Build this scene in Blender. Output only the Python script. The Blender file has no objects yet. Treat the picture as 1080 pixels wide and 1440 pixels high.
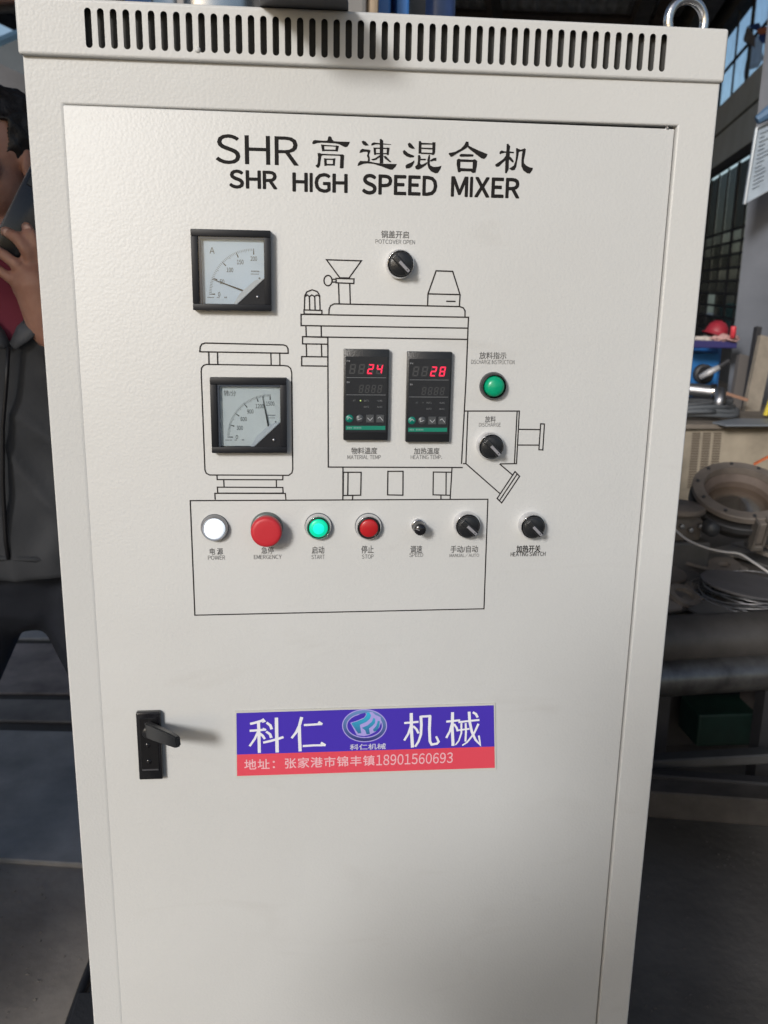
import bpy, bmesh, math, random
from math import sin, cos, pi, radians, atan2, hypot
from mathutils import Vector, Matrix, noise
random.seed(7)
scene = bpy.context.scene
COL = scene.collection

# ------------------------------------------------------------------ camera
FPX = 1272.35
CAM = Vector((0.0, -0.957, 1.45))
RW = Matrix(((0.99514324, -0.00748286, 0.09815267),      # rows: world X, Y, Z seen in (right, down, forward)
             (-0.09701578, -0.24340721, 0.96506003),
             (0.01666966, -0.96989532, -0.24295099)))
cam_d = bpy.data.cameras.new('camera'); cam = bpy.data.objects.new('camera', cam_d); COL.objects.link(cam)
right, down, fwd = RW.col[0], RW.col[1], RW.col[2]
mw = Matrix((( right[0], -down[0], -fwd[0], CAM[0]),
             ( right[1], -down[1], -fwd[1], CAM[1]),
             ( right[2], -down[2], -fwd[2], CAM[2]),
             (0, 0, 0, 1)))
cam.matrix_world = mw
cam_d.sensor_fit = 'VERTICAL'; cam_d.sensor_height = 24; cam_d.sensor_width = 18
cam_d.lens = 24 * FPX / 1440.0
cam_d.clip_start = 0.02; cam_d.clip_end = 500
cam_d.dof.use_dof = True; cam_d.dof.focus_distance = 0.98; cam_d.dof.aperture_fstop = 6.5
scene.camera = cam

# ------------------------------------------------------------------ world, sun, exposure
SUN_DIR = Vector((0.62, 1.0, -0.50)).normalized()        # travel direction of the light
w = bpy.data.worlds.new("World"); scene.world = w; w.use_nodes = True
nt = w.node_tree
sky = nt.nodes.new('ShaderNodeTexSky'); sky.sky_type = 'NISHITA'; sky.sun_disc = False
sky.sun_elevation = math.asin(-SUN_DIR.z); sky.sun_rotation = atan2(-SUN_DIR.x, -SUN_DIR.y) % (2*pi)
sky.air_density = 1.0; sky.dust_density = 2.0; sky.ozone_density = 1.0
bg = nt.nodes['Background']; bg.inputs[1].default_value = 0.13
nt.links.new(sky.outputs[0], bg.inputs[0])
sd = bpy.data.lights.new('sun', 'SUN'); sd.energy = 3.0; sd.angle = radians(10); sd.color = (1.0, 0.985, 0.965)
so = bpy.data.objects.new('sun', sd); COL.objects.link(so); so.rotation_euler = SUN_DIR.to_track_quat('-Z', 'Y').to_euler()
so.location = (-3, -6, 6)
vs = scene.view_settings; vs.view_transform = 'Standard'; vs.look = 'None'; vs.exposure = -0.15; vs.gamma = 1.0

# ------------------------------------------------------------------ survey helpers: direction of a measured point -> place on a real surface
def ray(px, py):
    return RW @ Vector((px-540.0, py-720.0, FPX))
def aty(px, py, y=0.0):
    d = ray(px, py); return CAM + d*((y-CAM.y)/d.y)
def atz(px, py, z=0.0):
    d = ray(px, py); return CAM + d*((z-CAM.z)/d.z)
def atd(px, py, dist):                                   # horizontal distance from the camera
    d = ray(px, py); return CAM + d*(dist/hypot(d.x, d.y))

# ------------------------------------------------------------------ materials
MATS = {}
def mat(name, col, rough=0.5, metal=0.0, bump=0.0, bscale=50, var=0.0, vscale=6, spec=0.5, emit=None, estr=0.0, coat=0.0, bdetail=4, vcol=None, bdist=0.002):
    if name in MATS: return MATS[name]
    m = bpy.data.materials.new(name); m.use_nodes = True; t = m.node_tree; b = t.nodes['Principled BSDF']
    c4 = (*col, 1)
    b.inputs['Base Color'].default_value = c4
    b.inputs['Roughness'].default_value = rough; b.inputs['Metallic'].default_value = metal
    b.inputs['Specular IOR Level'].default_value = spec
    if coat: b.inputs['Coat Weight'].default_value = coat; b.inputs['Coat Roughness'].default_value = 0.1
    tc = t.nodes.new('ShaderNodeTexCoord')
    if var:
        n = t.nodes.new('ShaderNodeTexNoise'); n.inputs['Scale'].default_value = vscale; n.inputs['Detail'].default_value = 7; n.inputs['Roughness'].default_value = 0.62
        t.links.new(tc.outputs['Object'], n.inputs['Vector'])
        r = t.nodes.new('ShaderNodeValToRGB'); r.color_ramp.elements[0].position = 0.3; r.color_ramp.elements[1].position = 0.72
        v2 = vcol or tuple(max(0, x*(1-var)) for x in col)
        r.color_ramp.elements[0].color = (*v2, 1); r.color_ramp.elements[1].color = (*[min(1, x*(1+var*0.5)) for x in col], 1)
        t.links.new(n.outputs['Fac'], r.inputs['Fac']); t.links.new(r.outputs['Color'], b.inputs['Base Color'])
        mr = t.nodes.new('ShaderNodeMapRange'); mr.inputs['To Min'].default_value = min(1, rough+0.12); mr.inputs['To Max'].default_value = max(0.03, rough-0.1)
        t.links.new(n.outputs['Fac'], mr.inputs['Value']); t.links.new(mr.outputs['Result'], b.inputs['Roughness'])
    if bump:
        n2 = t.nodes.new('ShaderNodeTexNoise'); n2.inputs['Scale'].default_value = bscale; n2.inputs['Detail'].default_value = bdetail
        t.links.new(tc.outputs['Object'], n2.inputs['Vector'])
        bp = t.nodes.new('ShaderNodeBump'); bp.inputs['Strength'].default_value = bump; bp.inputs['Distance'].default_value = bdist
        t.links.new(n2.outputs['Fac'], bp.inputs['Height']); t.links.new(bp.outputs['Normal'], b.inputs['Normal'])
    if emit:
        b.inputs['Emission Color'].default_value = (*emit, 1); b.inputs['Emission Strength'].default_value = estr
    MATS[name] = m
    return m

def paint_mat():
    """powder coat: pebbled relief that stands out where light grazes it, faint smudges and dust"""
    m = bpy.data.materials.new('powder_coat'); m.use_nodes = True; t = m.node_tree; b = t.nodes['Principled BSDF']
    tc = t.nodes.new('ShaderNodeTexCoord')
    geo = t.nodes.new('ShaderNodeNewGeometry')
    n = t.nodes.new('ShaderNodeTexNoise'); n.inputs['Scale'].default_value = 3.2; n.inputs['Detail'].default_value = 8; n.inputs['Roughness'].default_value = .6
    t.links.new(geo.outputs['Position'], n.inputs['Vector'])
    r = t.nodes.new('ShaderNodeValToRGB'); r.color_ramp.elements[0].position = .28; r.color_ramp.elements[1].position = .75
    r.color_ramp.elements[0].color = (.482, .486, .480, 1); r.color_ramp.elements[1].color = (.520, .526, .522, 1)
    t.links.new(n.outputs['Fac'], r.inputs['Fac'])
    # small scuffs
    n3 = t.nodes.new('ShaderNodeTexNoise'); n3.inputs['Scale'].default_value = 46; n3.inputs['Detail'].default_value = 3
    t.links.new(geo.outputs['Position'], n3.inputs['Vector'])
    r3 = t.nodes.new('ShaderNodeValToRGB'); r3.color_ramp.elements[0].position = .735; r3.color_ramp.elements[1].position = .80
    r3.color_ramp.elements[0].color = (0, 0, 0, 1); r3.color_ramp.elements[1].color = (.35, .35, .35, 1)
    t.links.new(n3.outputs['Fac'], r3.inputs['Fac'])
    mx = t.nodes.new('ShaderNodeMixRGB'); mx.inputs['Color2'].default_value = (.42, .40, .36, 1)
    t.links.new(r3.outputs['Color'], mx.inputs['Fac']); t.links.new(r.outputs['Color'], mx.inputs['Color1'])
    n5 = t.nodes.new('ShaderNodeTexNoise'); n5.inputs['Scale'].default_value = 9; n5.inputs['Detail'].default_value = 9; n5.inputs['Distortion'].default_value = 1.5
    mp5 = t.nodes.new('ShaderNodeMapping'); mp5.inputs['Rotation'].default_value = (0, .6, 0); mp5.inputs['Scale'].default_value = (.5, 1, 1.6)
    t.links.new(geo.outputs['Position'], mp5.inputs['Vector']); t.links.new(mp5.outputs['Vector'], n5.inputs['Vector'])
    r5 = t.nodes.new('ShaderNodeValToRGB'); r5.color_ramp.elements[0].position = .60; r5.color_ramp.elements[1].position = .80
    r5.color_ramp.elements[0].color = (0, 0, 0, 1); r5.color_ramp.elements[1].color = (.22, .22, .22, 1)
    t.links.new(n5.outputs['Fac'], r5.inputs['Fac'])
    mx5 = t.nodes.new('ShaderNodeMixRGB'); mx5.inputs['Color2'].default_value = (.36, .345, .32, 1)
    t.links.new(r5.outputs['Color'], mx5.inputs['Fac']); t.links.new(mx.outputs['Color'], mx5.inputs['Color1'])
    t.links.new(mx5.outputs['Color'], b.inputs['Base Color'])
    b.inputs['Roughness'].default_value = .44; b.inputs['Specular IOR Level'].default_value = .42
    v = t.nodes.new('ShaderNodeTexVoronoi'); v.feature = 'SMOOTH_F1'; v.inputs['Scale'].default_value = 340; v.inputs['Smoothness'].default_value = .6; v.inputs['Randomness'].default_value = 1
    t.links.new(geo.outputs['Position'], v.inputs['Vector'])
    v2 = t.nodes.new('ShaderNodeTexNoise'); v2.inputs['Scale'].default_value = 14; v2.inputs['Detail'].default_value = 2
    t.links.new(geo.outputs['Position'], v2.inputs['Vector'])
    mh = t.nodes.new('ShaderNodeMath'); mh.operation = 'MULTIPLY_ADD'; mh.inputs[1].default_value = -1.0
    t.links.new(v.outputs['Distance'], mh.inputs[0])
    m2 = t.nodes.new('ShaderNodeMath'); m2.operation = 'MULTIPLY'; m2.inputs[1].default_value = 1.6
    t.links.new(v2.outputs['Fac'], m2.inputs[0]); t.links.new(m2.outputs[0], mh.inputs[2])
    bp = t.nodes.new('ShaderNodeBump'); bp.inputs['Strength'].default_value = .15; bp.inputs['Distance'].default_value = .0011
    t.links.new(mh.outputs[0], bp.inputs['Height']); t.links.new(bp.outputs['Normal'], b.inputs['Normal'])
    MATS['paint'] = m; return m
PAINT = paint_mat()

INK = mat('black_ink', (.009, .008, .008), .7, spec=.2)
INKS = mat('thin_ink', (.10, .10, .10), .6)
BLKP = mat('black_plastic', (.012, .013, .015), .32, bump=.15, bscale=900)
BLKG = mat('glossy_black_plastic', (.01, .01, .012), .16)
CTRL = mat('controller_face', (.016, .018, .022), .28)
DIALW = mat('dial_white', (.62, .66, .70), .5)
CHROME = mat('chrome', (.75, .75, .77), .12, 1.0)
STEEL = mat('brushed_steel', (.42, .42, .44), .42, 1.0, bump=.2, bscale=60, var=.2, vscale=9)
REDP = mat('red_plastic', (.46, .018, .028), .48, bump=.1, bscale=500)
REDL = mat('red_lens', (.40, .012, .016), .3)
GRNL = mat('green_lens', (.0, .30, .15), .3)
WHITEL = mat('lit_white_lens', (.8, .82, .85), .3, emit=(.85, .93, 1), estr=.85)
GRNLIT = mat('lit_green_lens', (.0, .42, .25), .3, emit=(.0, .95, .50), estr=.42)
CYANLIT = mat('lit_green_core', (.0, .5, .42), .3, emit=(.02, .95, .80), estr=.55)
LEDR = mat('led_red', (.5, .01, .03), .4, emit=(1, .03, .10), estr=.95)
LEDOFF = mat('led_off', (.045, .047, .05), .4)
LEDG = mat('led_green_dot', (.3, .4, .1), .4, emit=(.6, .8, .2), estr=.5)
GREYL = mat('grey_marking', (.14, .15, .16), .5)
LTGREY = mat('pale_marking', (.30, .31, .33), .5)
TEAL = mat('teal_strip', (.0, .17, .11), .45)
NEEDLE = mat('needle_black', (.01, .01, .012), .5)
def glass_mat():
    m = bpy.data.materials.new('clear_cover'); m.use_nodes = True; t = m.node_tree
    for n in list(t.nodes): t.nodes.remove(n)
    o = t.nodes.new('ShaderNodeOutputMaterial'); mx = t.nodes.new('ShaderNodeMixShader')
    tr = t.nodes.new('ShaderNodeBsdfTransparent'); tr.inputs[0].default_value = (.94, .96, .97, 1)
    gl = t.nodes.new('ShaderNodeBsdfGlossy'); gl.inputs['Roughness'].default_value = .04
    fr = t.nodes.new('ShaderNodeFresnel'); fr.inputs[0].default_value = 1.55
    t.links.new(fr.outputs[0], mx.inputs[0]); t.links.new(tr.outputs[0], mx.inputs[1]); t.links.new(gl.outputs[0], mx.inputs[2])
    t.links.new(mx.outputs[0], o.inputs[0]); MATS['glass'] = m; return m
GLASS = glass_mat()
def pane_mat(name, tint, mixv):
    m = bpy.data.materials.new(name); m.use_nodes = True; t = m.node_tree
    for n in list(t.nodes): t.nodes.remove(n)
    o = t.nodes.new('ShaderNodeOutputMaterial'); mx = t.nodes.new('ShaderNodeMixShader')
    tr = t.nodes.new('ShaderNodeBsdfTransparent'); tr.inputs[0].default_value = (*tint, 1)
    gl = t.nodes.new('ShaderNodeBsdfPrincipled'); gl.inputs['Roughness'].default_value = .2; gl.inputs['Base Color'].default_value = (.06, .062, .065, 1)
    n = t.nodes.new('ShaderNodeTexNoise'); n.inputs['Scale'].default_value = 3; tc = t.nodes.new('ShaderNodeTexCoord'); t.links.new(tc.outputs['Object'], n.inputs['Vector'])
    mr = t.nodes.new('ShaderNodeMapRange'); mr.inputs['To Min'].default_value = max(0, mixv-.12); mr.inputs['To Max'].default_value = min(1, mixv+.12)
    t.links.new(n.outputs['Fac'], mr.inputs['Value']); t.links.new(mr.outputs['Result'], mx.inputs[0])
    t.links.new(tr.outputs[0], mx.inputs[1]); t.links.new(gl.outputs[0], mx.inputs[2]); t.links.new(mx.outputs[0], o.inputs[0]); return m
PANE = pane_mat('window_glass', (.9, .96, 1), .10)
DIRTY = pane_mat('grimy_glass', (.35, .37, .38), .78)

# ------------------------------------------------------------------ object helpers
def tag(o, label=None, cat=None, group=None, kind=None):
    if label: o['label'] = label
    if cat: o['category'] = cat
    if group: o['group'] = group
    if kind: o['kind'] = kind
    return o
def empty(name, loc, label=None, cat=None, group=None):
    o = bpy.data.objects.new(name, None); COL.objects.link(o); o.location = loc; o.empty_display_size = .1
    tag(o, label, cat, group); return o
def link(name, me, m, parent=None, loc=(0, 0, 0), smooth=False, world=False):
    """world=True: the mesh is written in world coordinates although it hangs under a parent"""
    o = bpy.data.objects.new(name, me); COL.objects.link(o); me.name = name
    if m is not None and not me.materials: me.materials.append(m)
    if smooth:
        for p in me.polygons: p.use_smooth = True
    if parent is not None:
        o.parent = parent
        if world:
            T = Matrix.Identity(4); q = parent
            chain = []
            while q is not None: chain.append(q); q = q.parent
            for q in reversed(chain): T = T @ q.matrix_parent_inverse @ q.matrix_basis
            o.matrix_parent_inverse = T.inverted()
    o.location = loc
    return o
def obj(name, bm, m, parent=None, loc=(0, 0, 0), smooth=False, world=False, angle=None):
    me = bpy.data.meshes.new(name); bm.normal_update(); bm.to_mesh(me); bm.free()
    o = link(name, me, m, parent, loc, smooth or angle is not None, world)
    if angle is not None:
        me.set_sharp_from_angle(angle=radians(angle))
    return o
def pobj(name, bm, m, parent, **k): return obj(name, bm, m, parent, world=True, **k)
def B(): return bmesh.new()
def box(bm, x0, x1, y0, y1, z0, z1, bev=0.0, seg=2, M=None):
    r = bmesh.ops.create_cube(bm, size=1.0)
    vsx = r['verts']
    for v in vsx:
        v.co = Vector(((x0+x1)/2+v.co.x*(x1-x0), (y0+y1)/2+v.co.y*(y1-y0), (z0+z1)/2+v.co.z*(z1-z0)))
    if bev > 0:
        es = list({e for v in vsx for e in v.link_edges})
        r2 = bmesh.ops.bevel(bm, geom=es, offset=bev, segments=seg, affect='EDGES', profile=.5)
        vsx = list({v for f in r2['faces'] for v in f.verts} | {v for v in vsx if v.is_valid})
    if M is not None:
        for v in vsx: v.co = M @ v.co
    return vsx
def frame(d, up=Vector((0, 0, 1))):
    d = d.normalized()
    if abs(d.dot(up)) > .98: up = Vector((1, 0, 0))
    a = d.cross(up).normalized(); b = a.cross(d).normalized(); return a, b
def tube(bm, pts, r, n=10, caps=True, flat=1.0):
    pts = [Vector(p) for p in pts]; rr = r if isinstance(r, (list, tuple)) else [r]*len(pts)
    rings = []; up = Vector((0, 0, 1)); a = None
    for i, p in enumerate(pts):
        d = (pts[min(i+1, len(pts)-1)]-pts[max(i-1, 0)])
        if a is None: a, b = frame(d)
        else:
            d = d.normalized(); a = (a-d*a.dot(d)).normalized(); b = a.cross(d)*-1
            b = d.cross(a)
        if i == 0: b = d.normalized().cross(a)
        rings.append([bm.verts.new(p+(a*cos(2*pi*k/n)+b*sin(2*pi*k/n)*flat)*rr[i]) for k in range(n)])
    for i in range(len(rings)-1):
        for k in range(n):
            bm.faces.new((rings[i][k], rings[i][(k+1) % n], rings[i+1][(k+1) % n], rings[i+1][k]))
    if caps:
        bm.faces.new(rings[0][::-1]); bm.faces.new(rings[-1])
def lathe(bm, prof, n=40, c=(0, 0, 0), axis='Y', closed=False):
    """prof: list of (radius, out); axis Y: out grows towards the viewer (-Y); axis Z: out grows upwards"""
    c = Vector(c); rings = []
    for (r, h) in prof:
        ring = []
        for k in range(n):
            a = 2*pi*k/n
            p = Vector((r*cos(a), -h, r*sin(a))) if axis == 'Y' else Vector((r*cos(a), r*sin(a), h))
            ring.append(bm.verts.new(c+p))
        rings.append(ring)
    for i in range(len(rings)-1):
        for k in range(n):
            bm.faces.new((rings[i][k], rings[i][(k+1) % n], rings[i+1][(k+1) % n], rings[i+1][k]))
    if closed:
        bm.faces.new(rings[-1]); bm.faces.new(rings[0][::-1])
def extr(bm, poly, vec):
    """prism from a planar polygon"""
    a = [bm.verts.new(Vector(p)) for p in poly]; b = [bm.verts.new(Vector(p)+Vector(vec)) for p in poly]
    n = len(a); bm.faces.new(a); bm.faces.new(b[::-1])
    for i in range(n): bm.faces.new((a[i], b[i], b[(i+1) % n], a[(i+1) % n]))
def flat(bm, pts2, y):
    """flat print: list of (x,z) at depth y, facing -Y"""
    vsx = [bm.verts.new((x, y, z)) for x, z in pts2]
    f = bm.faces.new(vsx); f.normal_update()
    if f.normal.y > 0: f.normal_flip()
    return f
def stroke(bm, pts, wid, y):
    """ribbon of constant or varying width in the XZ plane"""
    n = len(pts); ws = wid if isinstance(wid, (list, tuple)) else [wid]*n
    closed = n > 2 and (Vector(pts[0])-Vector(pts[-1])).length < 1e-6
    L = []; R = []
    for i in range(n):
        p = Vector(pts[i])
        if closed: a = Vector(pts[i-1 if i > 0 else n-2]); c = Vector(pts[i+1 if i < n-1 else 1])
        else: a = Vector(pts[max(i-1, 0)]); c = Vector(pts[min(i+1, n-1)])
        d1 = (p-a); d2 = (c-p)
        if d1.length < 1e-9: d1 = d2
        if d2.length < 1e-9: d2 = d1
        d1 = d1.normalized(); d2 = d2.normalized(); t = (d1+d2)
        t = t.normalized() if t.length > 1e-6 else d1
        nn = Vector((-t.y, t.x)); k = 1/max(.45, abs(t.dot(d1)))
        ext = Vector((0, 0))
        L.append(p+nn*ws[i]/2*k); R.append(p-nn*ws[i]/2*k)
    LV = [bm.verts.new((q.x, y, q.y)) for q in L]; RV = [bm.verts.new((q.x, y, q.y)) for q in R]
    for i in range(n-1):
        try:
            f = bm.faces.new((LV[i], LV[i+1], RV[i+1], RV[i]))
        except ValueError: pass
def text_mesh(body, bold=0.0, space=1.0, res=3):
    """Latin letters and digits use the plain grotesque shapes of the full-width set, set with their own spacing"""
    if all(ord(ch) < 127 for ch in body):
        bm = bmesh.new(); x = 0.0; cache = {}
        for ch in body:
            if ch == ' ': x += .26*space; continue
            if ch not in cache:
                if ch == 'I':                       # plain bar, no slabs
                    h_ = text_raw(chr(ord('H')+0xFEE0), 0, 1.0, res); z0_ = min(v.co.y for v in h_.vertices); z1_ = max(v.co.y for v in h_.vertices); bpy.data.meshes.remove(h_)
                    me = bpy.data.meshes.new('t'); me.from_pydata([(0, z0_, 0), (.078, z0_, 0), (.078, z1_, 0), (0, z1_, 0)], [], [(0, 1, 2, 3)]); me.update()
                else: me = text_raw(chr(ord(ch)+0xFEE0), bold, 1.0, res)
                xs = [v.co.x for v in me.vertices]; cache[ch] = (me, min(xs), max(xs))
            me, a, b = cache[ch]; n0 = len(bm.verts); bm.from_mesh(me); bm.verts.ensure_lookup_table()
            for i in range(n0, len(bm.verts)): bm.verts[i].co.x += x-a
            x += (b-a)+.105*space
        me = bpy.data.meshes.new('t'); bm.to_mesh(me); bm.free(); return me
    return text_raw(body, bold, space, res)
def text_raw(body, bold=0.0, space=1.0, res=3):
    cu = bpy.data.curves.new('t', 'FONT'); cu.body = body; cu.offset = bold; cu.space_character = space; cu.resolution_u = res
    o = bpy.data.objects.new('t', cu); COL.objects.link(o)
    dg = bpy.context.evaluated_depsgraph_get(); dg.update()
    me = bpy.data.meshes.new_from_object(o.evaluated_get(dg)); bpy.data.objects.remove(o); bpy.data.curves.remove(cu)
    return me
def text(name, body, m, parent, x0, x1, z0, z1, y, bold=0.0, space=1.0, world=True, keep=False, label=None, skew=0.0):
    """lettering fitted in the box x0..x1, z0..z1 on the plane y; weight comes from slightly shifted layers"""
    me = text_mesh(body, 0.0, space)
    xs = [v.co.x for v in me.vertices]; ys = [v.co.y for v in me.vertices]
    a, b, c, d = min(xs), max(xs), min(ys), max(ys)
    sx = (x1-x0)/(b-a+2*bold); sz = (z1-z0)/(d-c+2*bold)
    cx, cz = (x0+x1)/2, (z0+z1)/2
    base = [((v.co.x-(a+b)/2), (v.co.y-(c+d)/2)) for v in me.vertices]
    polys = [tuple(p.vertices) for p in me.polygons]; nb_ = len(base)
    sh = [(0, 0)]
    if bold > 0: sh = [(bold*cos(pi/4*k+pi/8), bold*sin(pi/4*k+pi/8)) for k in range(8 if bold > .02 else 4)]
    if 0 < bold <= .02: sh = [(bold, bold), (-bold, bold), (bold, -bold), (-bold, -bold)]
    vs_, fs_ = [], []
    for k, (dx, dz) in enumerate(sh):
        for (u, t) in base: vs_.append((cx+(u+dx)*sx, y-k*.0000012, cz+(t+dz)*sz))
        for p in polys: fs_.append(tuple(i+k*nb_ for i in p))
    m2 = bpy.data.meshes.new(name); m2.from_pydata(vs_, [], fs_); m2.update(); bpy.data.meshes.remove(me)
    o = link(name, m2, m, parent, world=world)
    if label: o['label'] = label
    return o
def thing1(name, bm, m, label, cat, group=None, **k):
    return tag(obj(name, bm, m, **k), label, cat, group)

# ------------------------------------------------------------------ measured outline of the cabinet (metres, front face at y = 0)
XL, XR = -0.2512, 0.4310
ZT0, ZT1 = 1.6534, 1.7030          # hood: lower and upper edge
DX0, DX1, DZ0, DZ1 = -0.2140, 0.3902, 0.17, 1.6122
DEPTH = 0.46
cab = empty('control_cabinet', ((XL+XR)/2, DEPTH/2, 0), 'tall pale grey steel control cabinet with a printed mixer diagram, meters and knobs', 'control cabinet')

# hood with real slots
def plate_with_holes(outer, holes, thick):
    cu = bpy.data.curves.new('p', 'CURVE'); cu.dimensions = '2D'; cu.fill_mode = 'BOTH'; cu.extrude = thick/2; cu.bevel_depth = 0
    for lp in [outer]+holes:
        s = cu.splines.new('POLY'); s.points.add(len(lp)-1); s.use_cyclic_u = True
        for i, (x, z) in enumerate(lp): s.points[i].co = (x, z, 0, 1)
    o = bpy.data.objects.new('p', cu); COL.objects.link(o)
    dg = bpy.context.evaluated_depsgraph_get(); dg.update()
    me = bpy.data.meshes.new_from_object(o.evaluated_get(dg)); bpy.data.objects.remove(o); bpy.data.curves.remove(cu)
    for v in me.vertices: v.co = Vector((v.co.x, v.co.z, v.co.y))
    me.materials.clear(); return me
HF = -0.007
slot0, slot1 = aty(124, 40, HF), aty(932, 78, HF)
NS = 49
zs0, zs1 = 1.6610, 1.6953
holes = []
for i in range(NS):
    cx = slot0.x+(slot1.x-slot0.x)*i/(NS-1)+.0002; r = .0031
    lp = []
    for k in range(7): a = pi*k/6; lp.append((cx+r*cos(a), zs1-r+r*sin(a)))
    for k in range(7): a = pi+pi*k/6; lp.append((cx+r*cos(a), zs0+r+r*sin(a)))
    holes.append(lp[::-1])
HX0, HX1 = XL-.0022, XR+.0022
me = plate_with_holes([(HX0+.003, ZT0+.003), (HX1-.003, ZT0+.003), (HX1-.003, ZT1-.003), (HX0+.003, ZT1-.003)], holes, .0016)
hood = link('hood', me, PAINT, cab, world=True)
for v in hood.data.vertices: v.co.y += HF+.0008
bm = B(); bm.from_mesh(hood.data)
# rounded folded edges round the slotted face, then sides, top and back
def fold(bm, p0, p1, a0, a1, ctr, r, ax):
    rings = []
    for k in range(5):
        a = a0+(a1-a0)*k/4
        rings.append((ctr[0]+r*cos(a), ctr[1]+r*sin(a)))
    for k in range(4):
        (u0, w0), (u1, w1) = rings[k], rings[k+1]
        if ax == 'x': q = [(p0, u0, w0), (p1, u0, w0), (p1, u1, w1), (p0, u1, w1)]
        else: q = [(u0, w0, p0), (u0, w0, p1), (u1, w1, p1), (u1, w1, p0)]
        bm.faces.new([bm.verts.new(p) for p in q])
R3 = .003
fold(bm, HX0+R3, HX1-R3, pi, pi/2, (HF+R3, ZT1-R3), R3, 'x')
fold(bm, HX0+R3, HX1-R3, pi, 3*pi/2, (HF+R3, ZT0+R3), R3, 'x')
fold(bm, ZT0+R3, ZT1-R3, -pi/2, -pi, (HX0+R3, HF+R3), R3, 'z')
fold(bm, ZT0+R3, ZT1-R3, -pi/2, 0, (HX1-R3, HF+R3), R3, 'z')
for (sx, xx) in ((-1, HX0+R3), (1, HX1-R3)):
    for (sz, zz) in ((-1, ZT0+R3), (1, ZT1-R3)):
        N = 4; grid = []
        for i in range(N+1):
            a = pi/2*i/N
            grid.append([bm.verts.new((xx+sx*R3*sin(a)*cos(pi/2*j/N), HF+R3-R3*cos(a), zz+sz*R3*sin(a)*sin(pi/2*j/N))) for j in range(N+1)])
        for i in range(N):
            for j in range(N): bm.faces.new((grid[i][j], grid[i+1][j], grid[i+1][j+1], grid[i][j+1]))
def quad(bm, *ps): return bm.faces.new([bm.verts.new(p) for p in ps])
yb = DEPTH+.004
quad(bm, (HX0, HF+R3, ZT0+R3), (HX0, yb, ZT0+R3), (HX0, yb, ZT1-R3), (HX0, HF+R3, ZT1-R3))
quad(bm, (HX1, HF+R3, ZT0+R3), (HX1, yb, ZT0+R3), (HX1, yb, ZT1-R3), (HX1, HF+R3, ZT1-R3))
quad(bm, (HX0+R3, HF+R3, ZT1), (HX1-R3, HF+R3, ZT1), (HX1-R3, yb, ZT1), (HX0+R3, yb, ZT1))
quad(bm, (HX0, yb, ZT0), (HX1, yb, ZT0), (HX1, yb, ZT1), (HX0, yb, ZT1))
quad(bm, (HX0+R3, HF+R3, ZT0), (HX1-R3, HF+R3, ZT0), (HX1-R3, .012, ZT0), (HX0+R3, .012, ZT0))
for s, X in ((1, HX0), (-1, HX1)):
    fold(bm, HF+R3, yb, 0, 0, (0, 0), 0, 'z') if False else None
    for k in range(4):
        a0, a1 = pi/2*k/4, pi/2*(k+1)/4
        quad(bm, (X+s*(R3-R3*cos(a0)), HF+R3, ZT1-R3+R3*sin(a0)), (X+s*(R3-R3*cos(a1)), HF+R3, ZT1-R3+R3*sin(a1)),
             (X+s*(R3-R3*cos(a1)), yb, ZT1-R3+R3*sin(a1)), (X+s*(R3-R3*cos(a0)), yb, ZT1-R3+R3*sin(a0)))
bmesh.ops.remove_doubles(bm, verts=bm.verts, dist=.0002)
bmesh.ops.recalc_face_normals(bm, faces=bm.faces)
bm.to_mesh(hood.data); bm.free()
for p in hood.data.polygons: p.use_smooth = True
hood.data.set_sharp_from_angle(angle=radians(38))
SLOT_SHADE = mat('slot_shade', (.052, .052, .05), .8, bump=.3, bscale=1500)  # dark sheet standing for the shade behind the slots
bm = B(); box(bm, HX0+.01, HX1-.01, .0035, .006, ZT0+.002, ZT1-.004); pobj('slot_shade_sheet', bm, SLOT_SHADE, cab)
# blob of paint / bent burr at the foot of one slot, as in the photograph
i9 = aty(277, 67, HF)
bm = B(); lathe(bm, [(.0, .0018), (.0016, .0015), (.0027, .0005), (.003, -.0015)], 14, (i9.x+.0005, HF, zs0+.0022)); pobj('paint_blob', bm, PAINT, cab, smooth=True)

# body: frame round the door opening
FY = -0.003
r = .002
RLx = .0055
me = plate_with_holes([(XL+r, .08), (XR-r, .08), (XR-r, ZT0+.004), (XL+r, ZT0+.004)],
                      [[(DX0-RLx, DZ0-r), (DX0-RLx, DZ1+r), (DX1+r, DZ1+r), (DX1+r, DZ0-r)]], .0014)
bm = B(); bm.from_mesh(me)
for v in bm.verts: v.co.y += FY+.0007
fold(bm, .08, ZT0+.004, -pi/2, -pi, (XL+r, FY+r), r, 'z')
fold(bm, .08, ZT0+.004, -pi/2, 0, (XR-r, FY+r), r, 'z')
# inner lips of the opening
for k in range(6):
    a0, a1 = pi/2*k/6, pi/2*(k+1)/6
    quad0 = [(DX0-RLx+RLx*sin(a0), FY+.0034*(1-cos(a0))), (DX0-RLx+RLx*sin(a1), FY+.0034*(1-cos(a1)))]
    (u0, w0), (u1, w1) = quad0
    bm.faces.new([bm.verts.new(q_) for q_ in ((u0, w0, DZ0-r), (u0, w0, DZ1+r), (u1, w1, DZ1+r), (u1, w1, DZ0-r))])
fold(bm, DZ0-r, DZ1+r, -pi/2, -pi, (DX1+r, FY+r), r, 'z')
fold(bm, DX0-RLx, DX1+r, pi, 3*pi/2, (FY+r, DZ1+r), r, 'x')
fold(bm, DX0-r, DX1+r, pi, pi/2, (FY+r, DZ0-r), r, 'x')
quad(bm, (DX0, FY+.0034, DZ0-r), (DX0, FY+.0034, DZ1+r), (DX0, .02, DZ1+r), (DX0, .02, DZ0-r))
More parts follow.
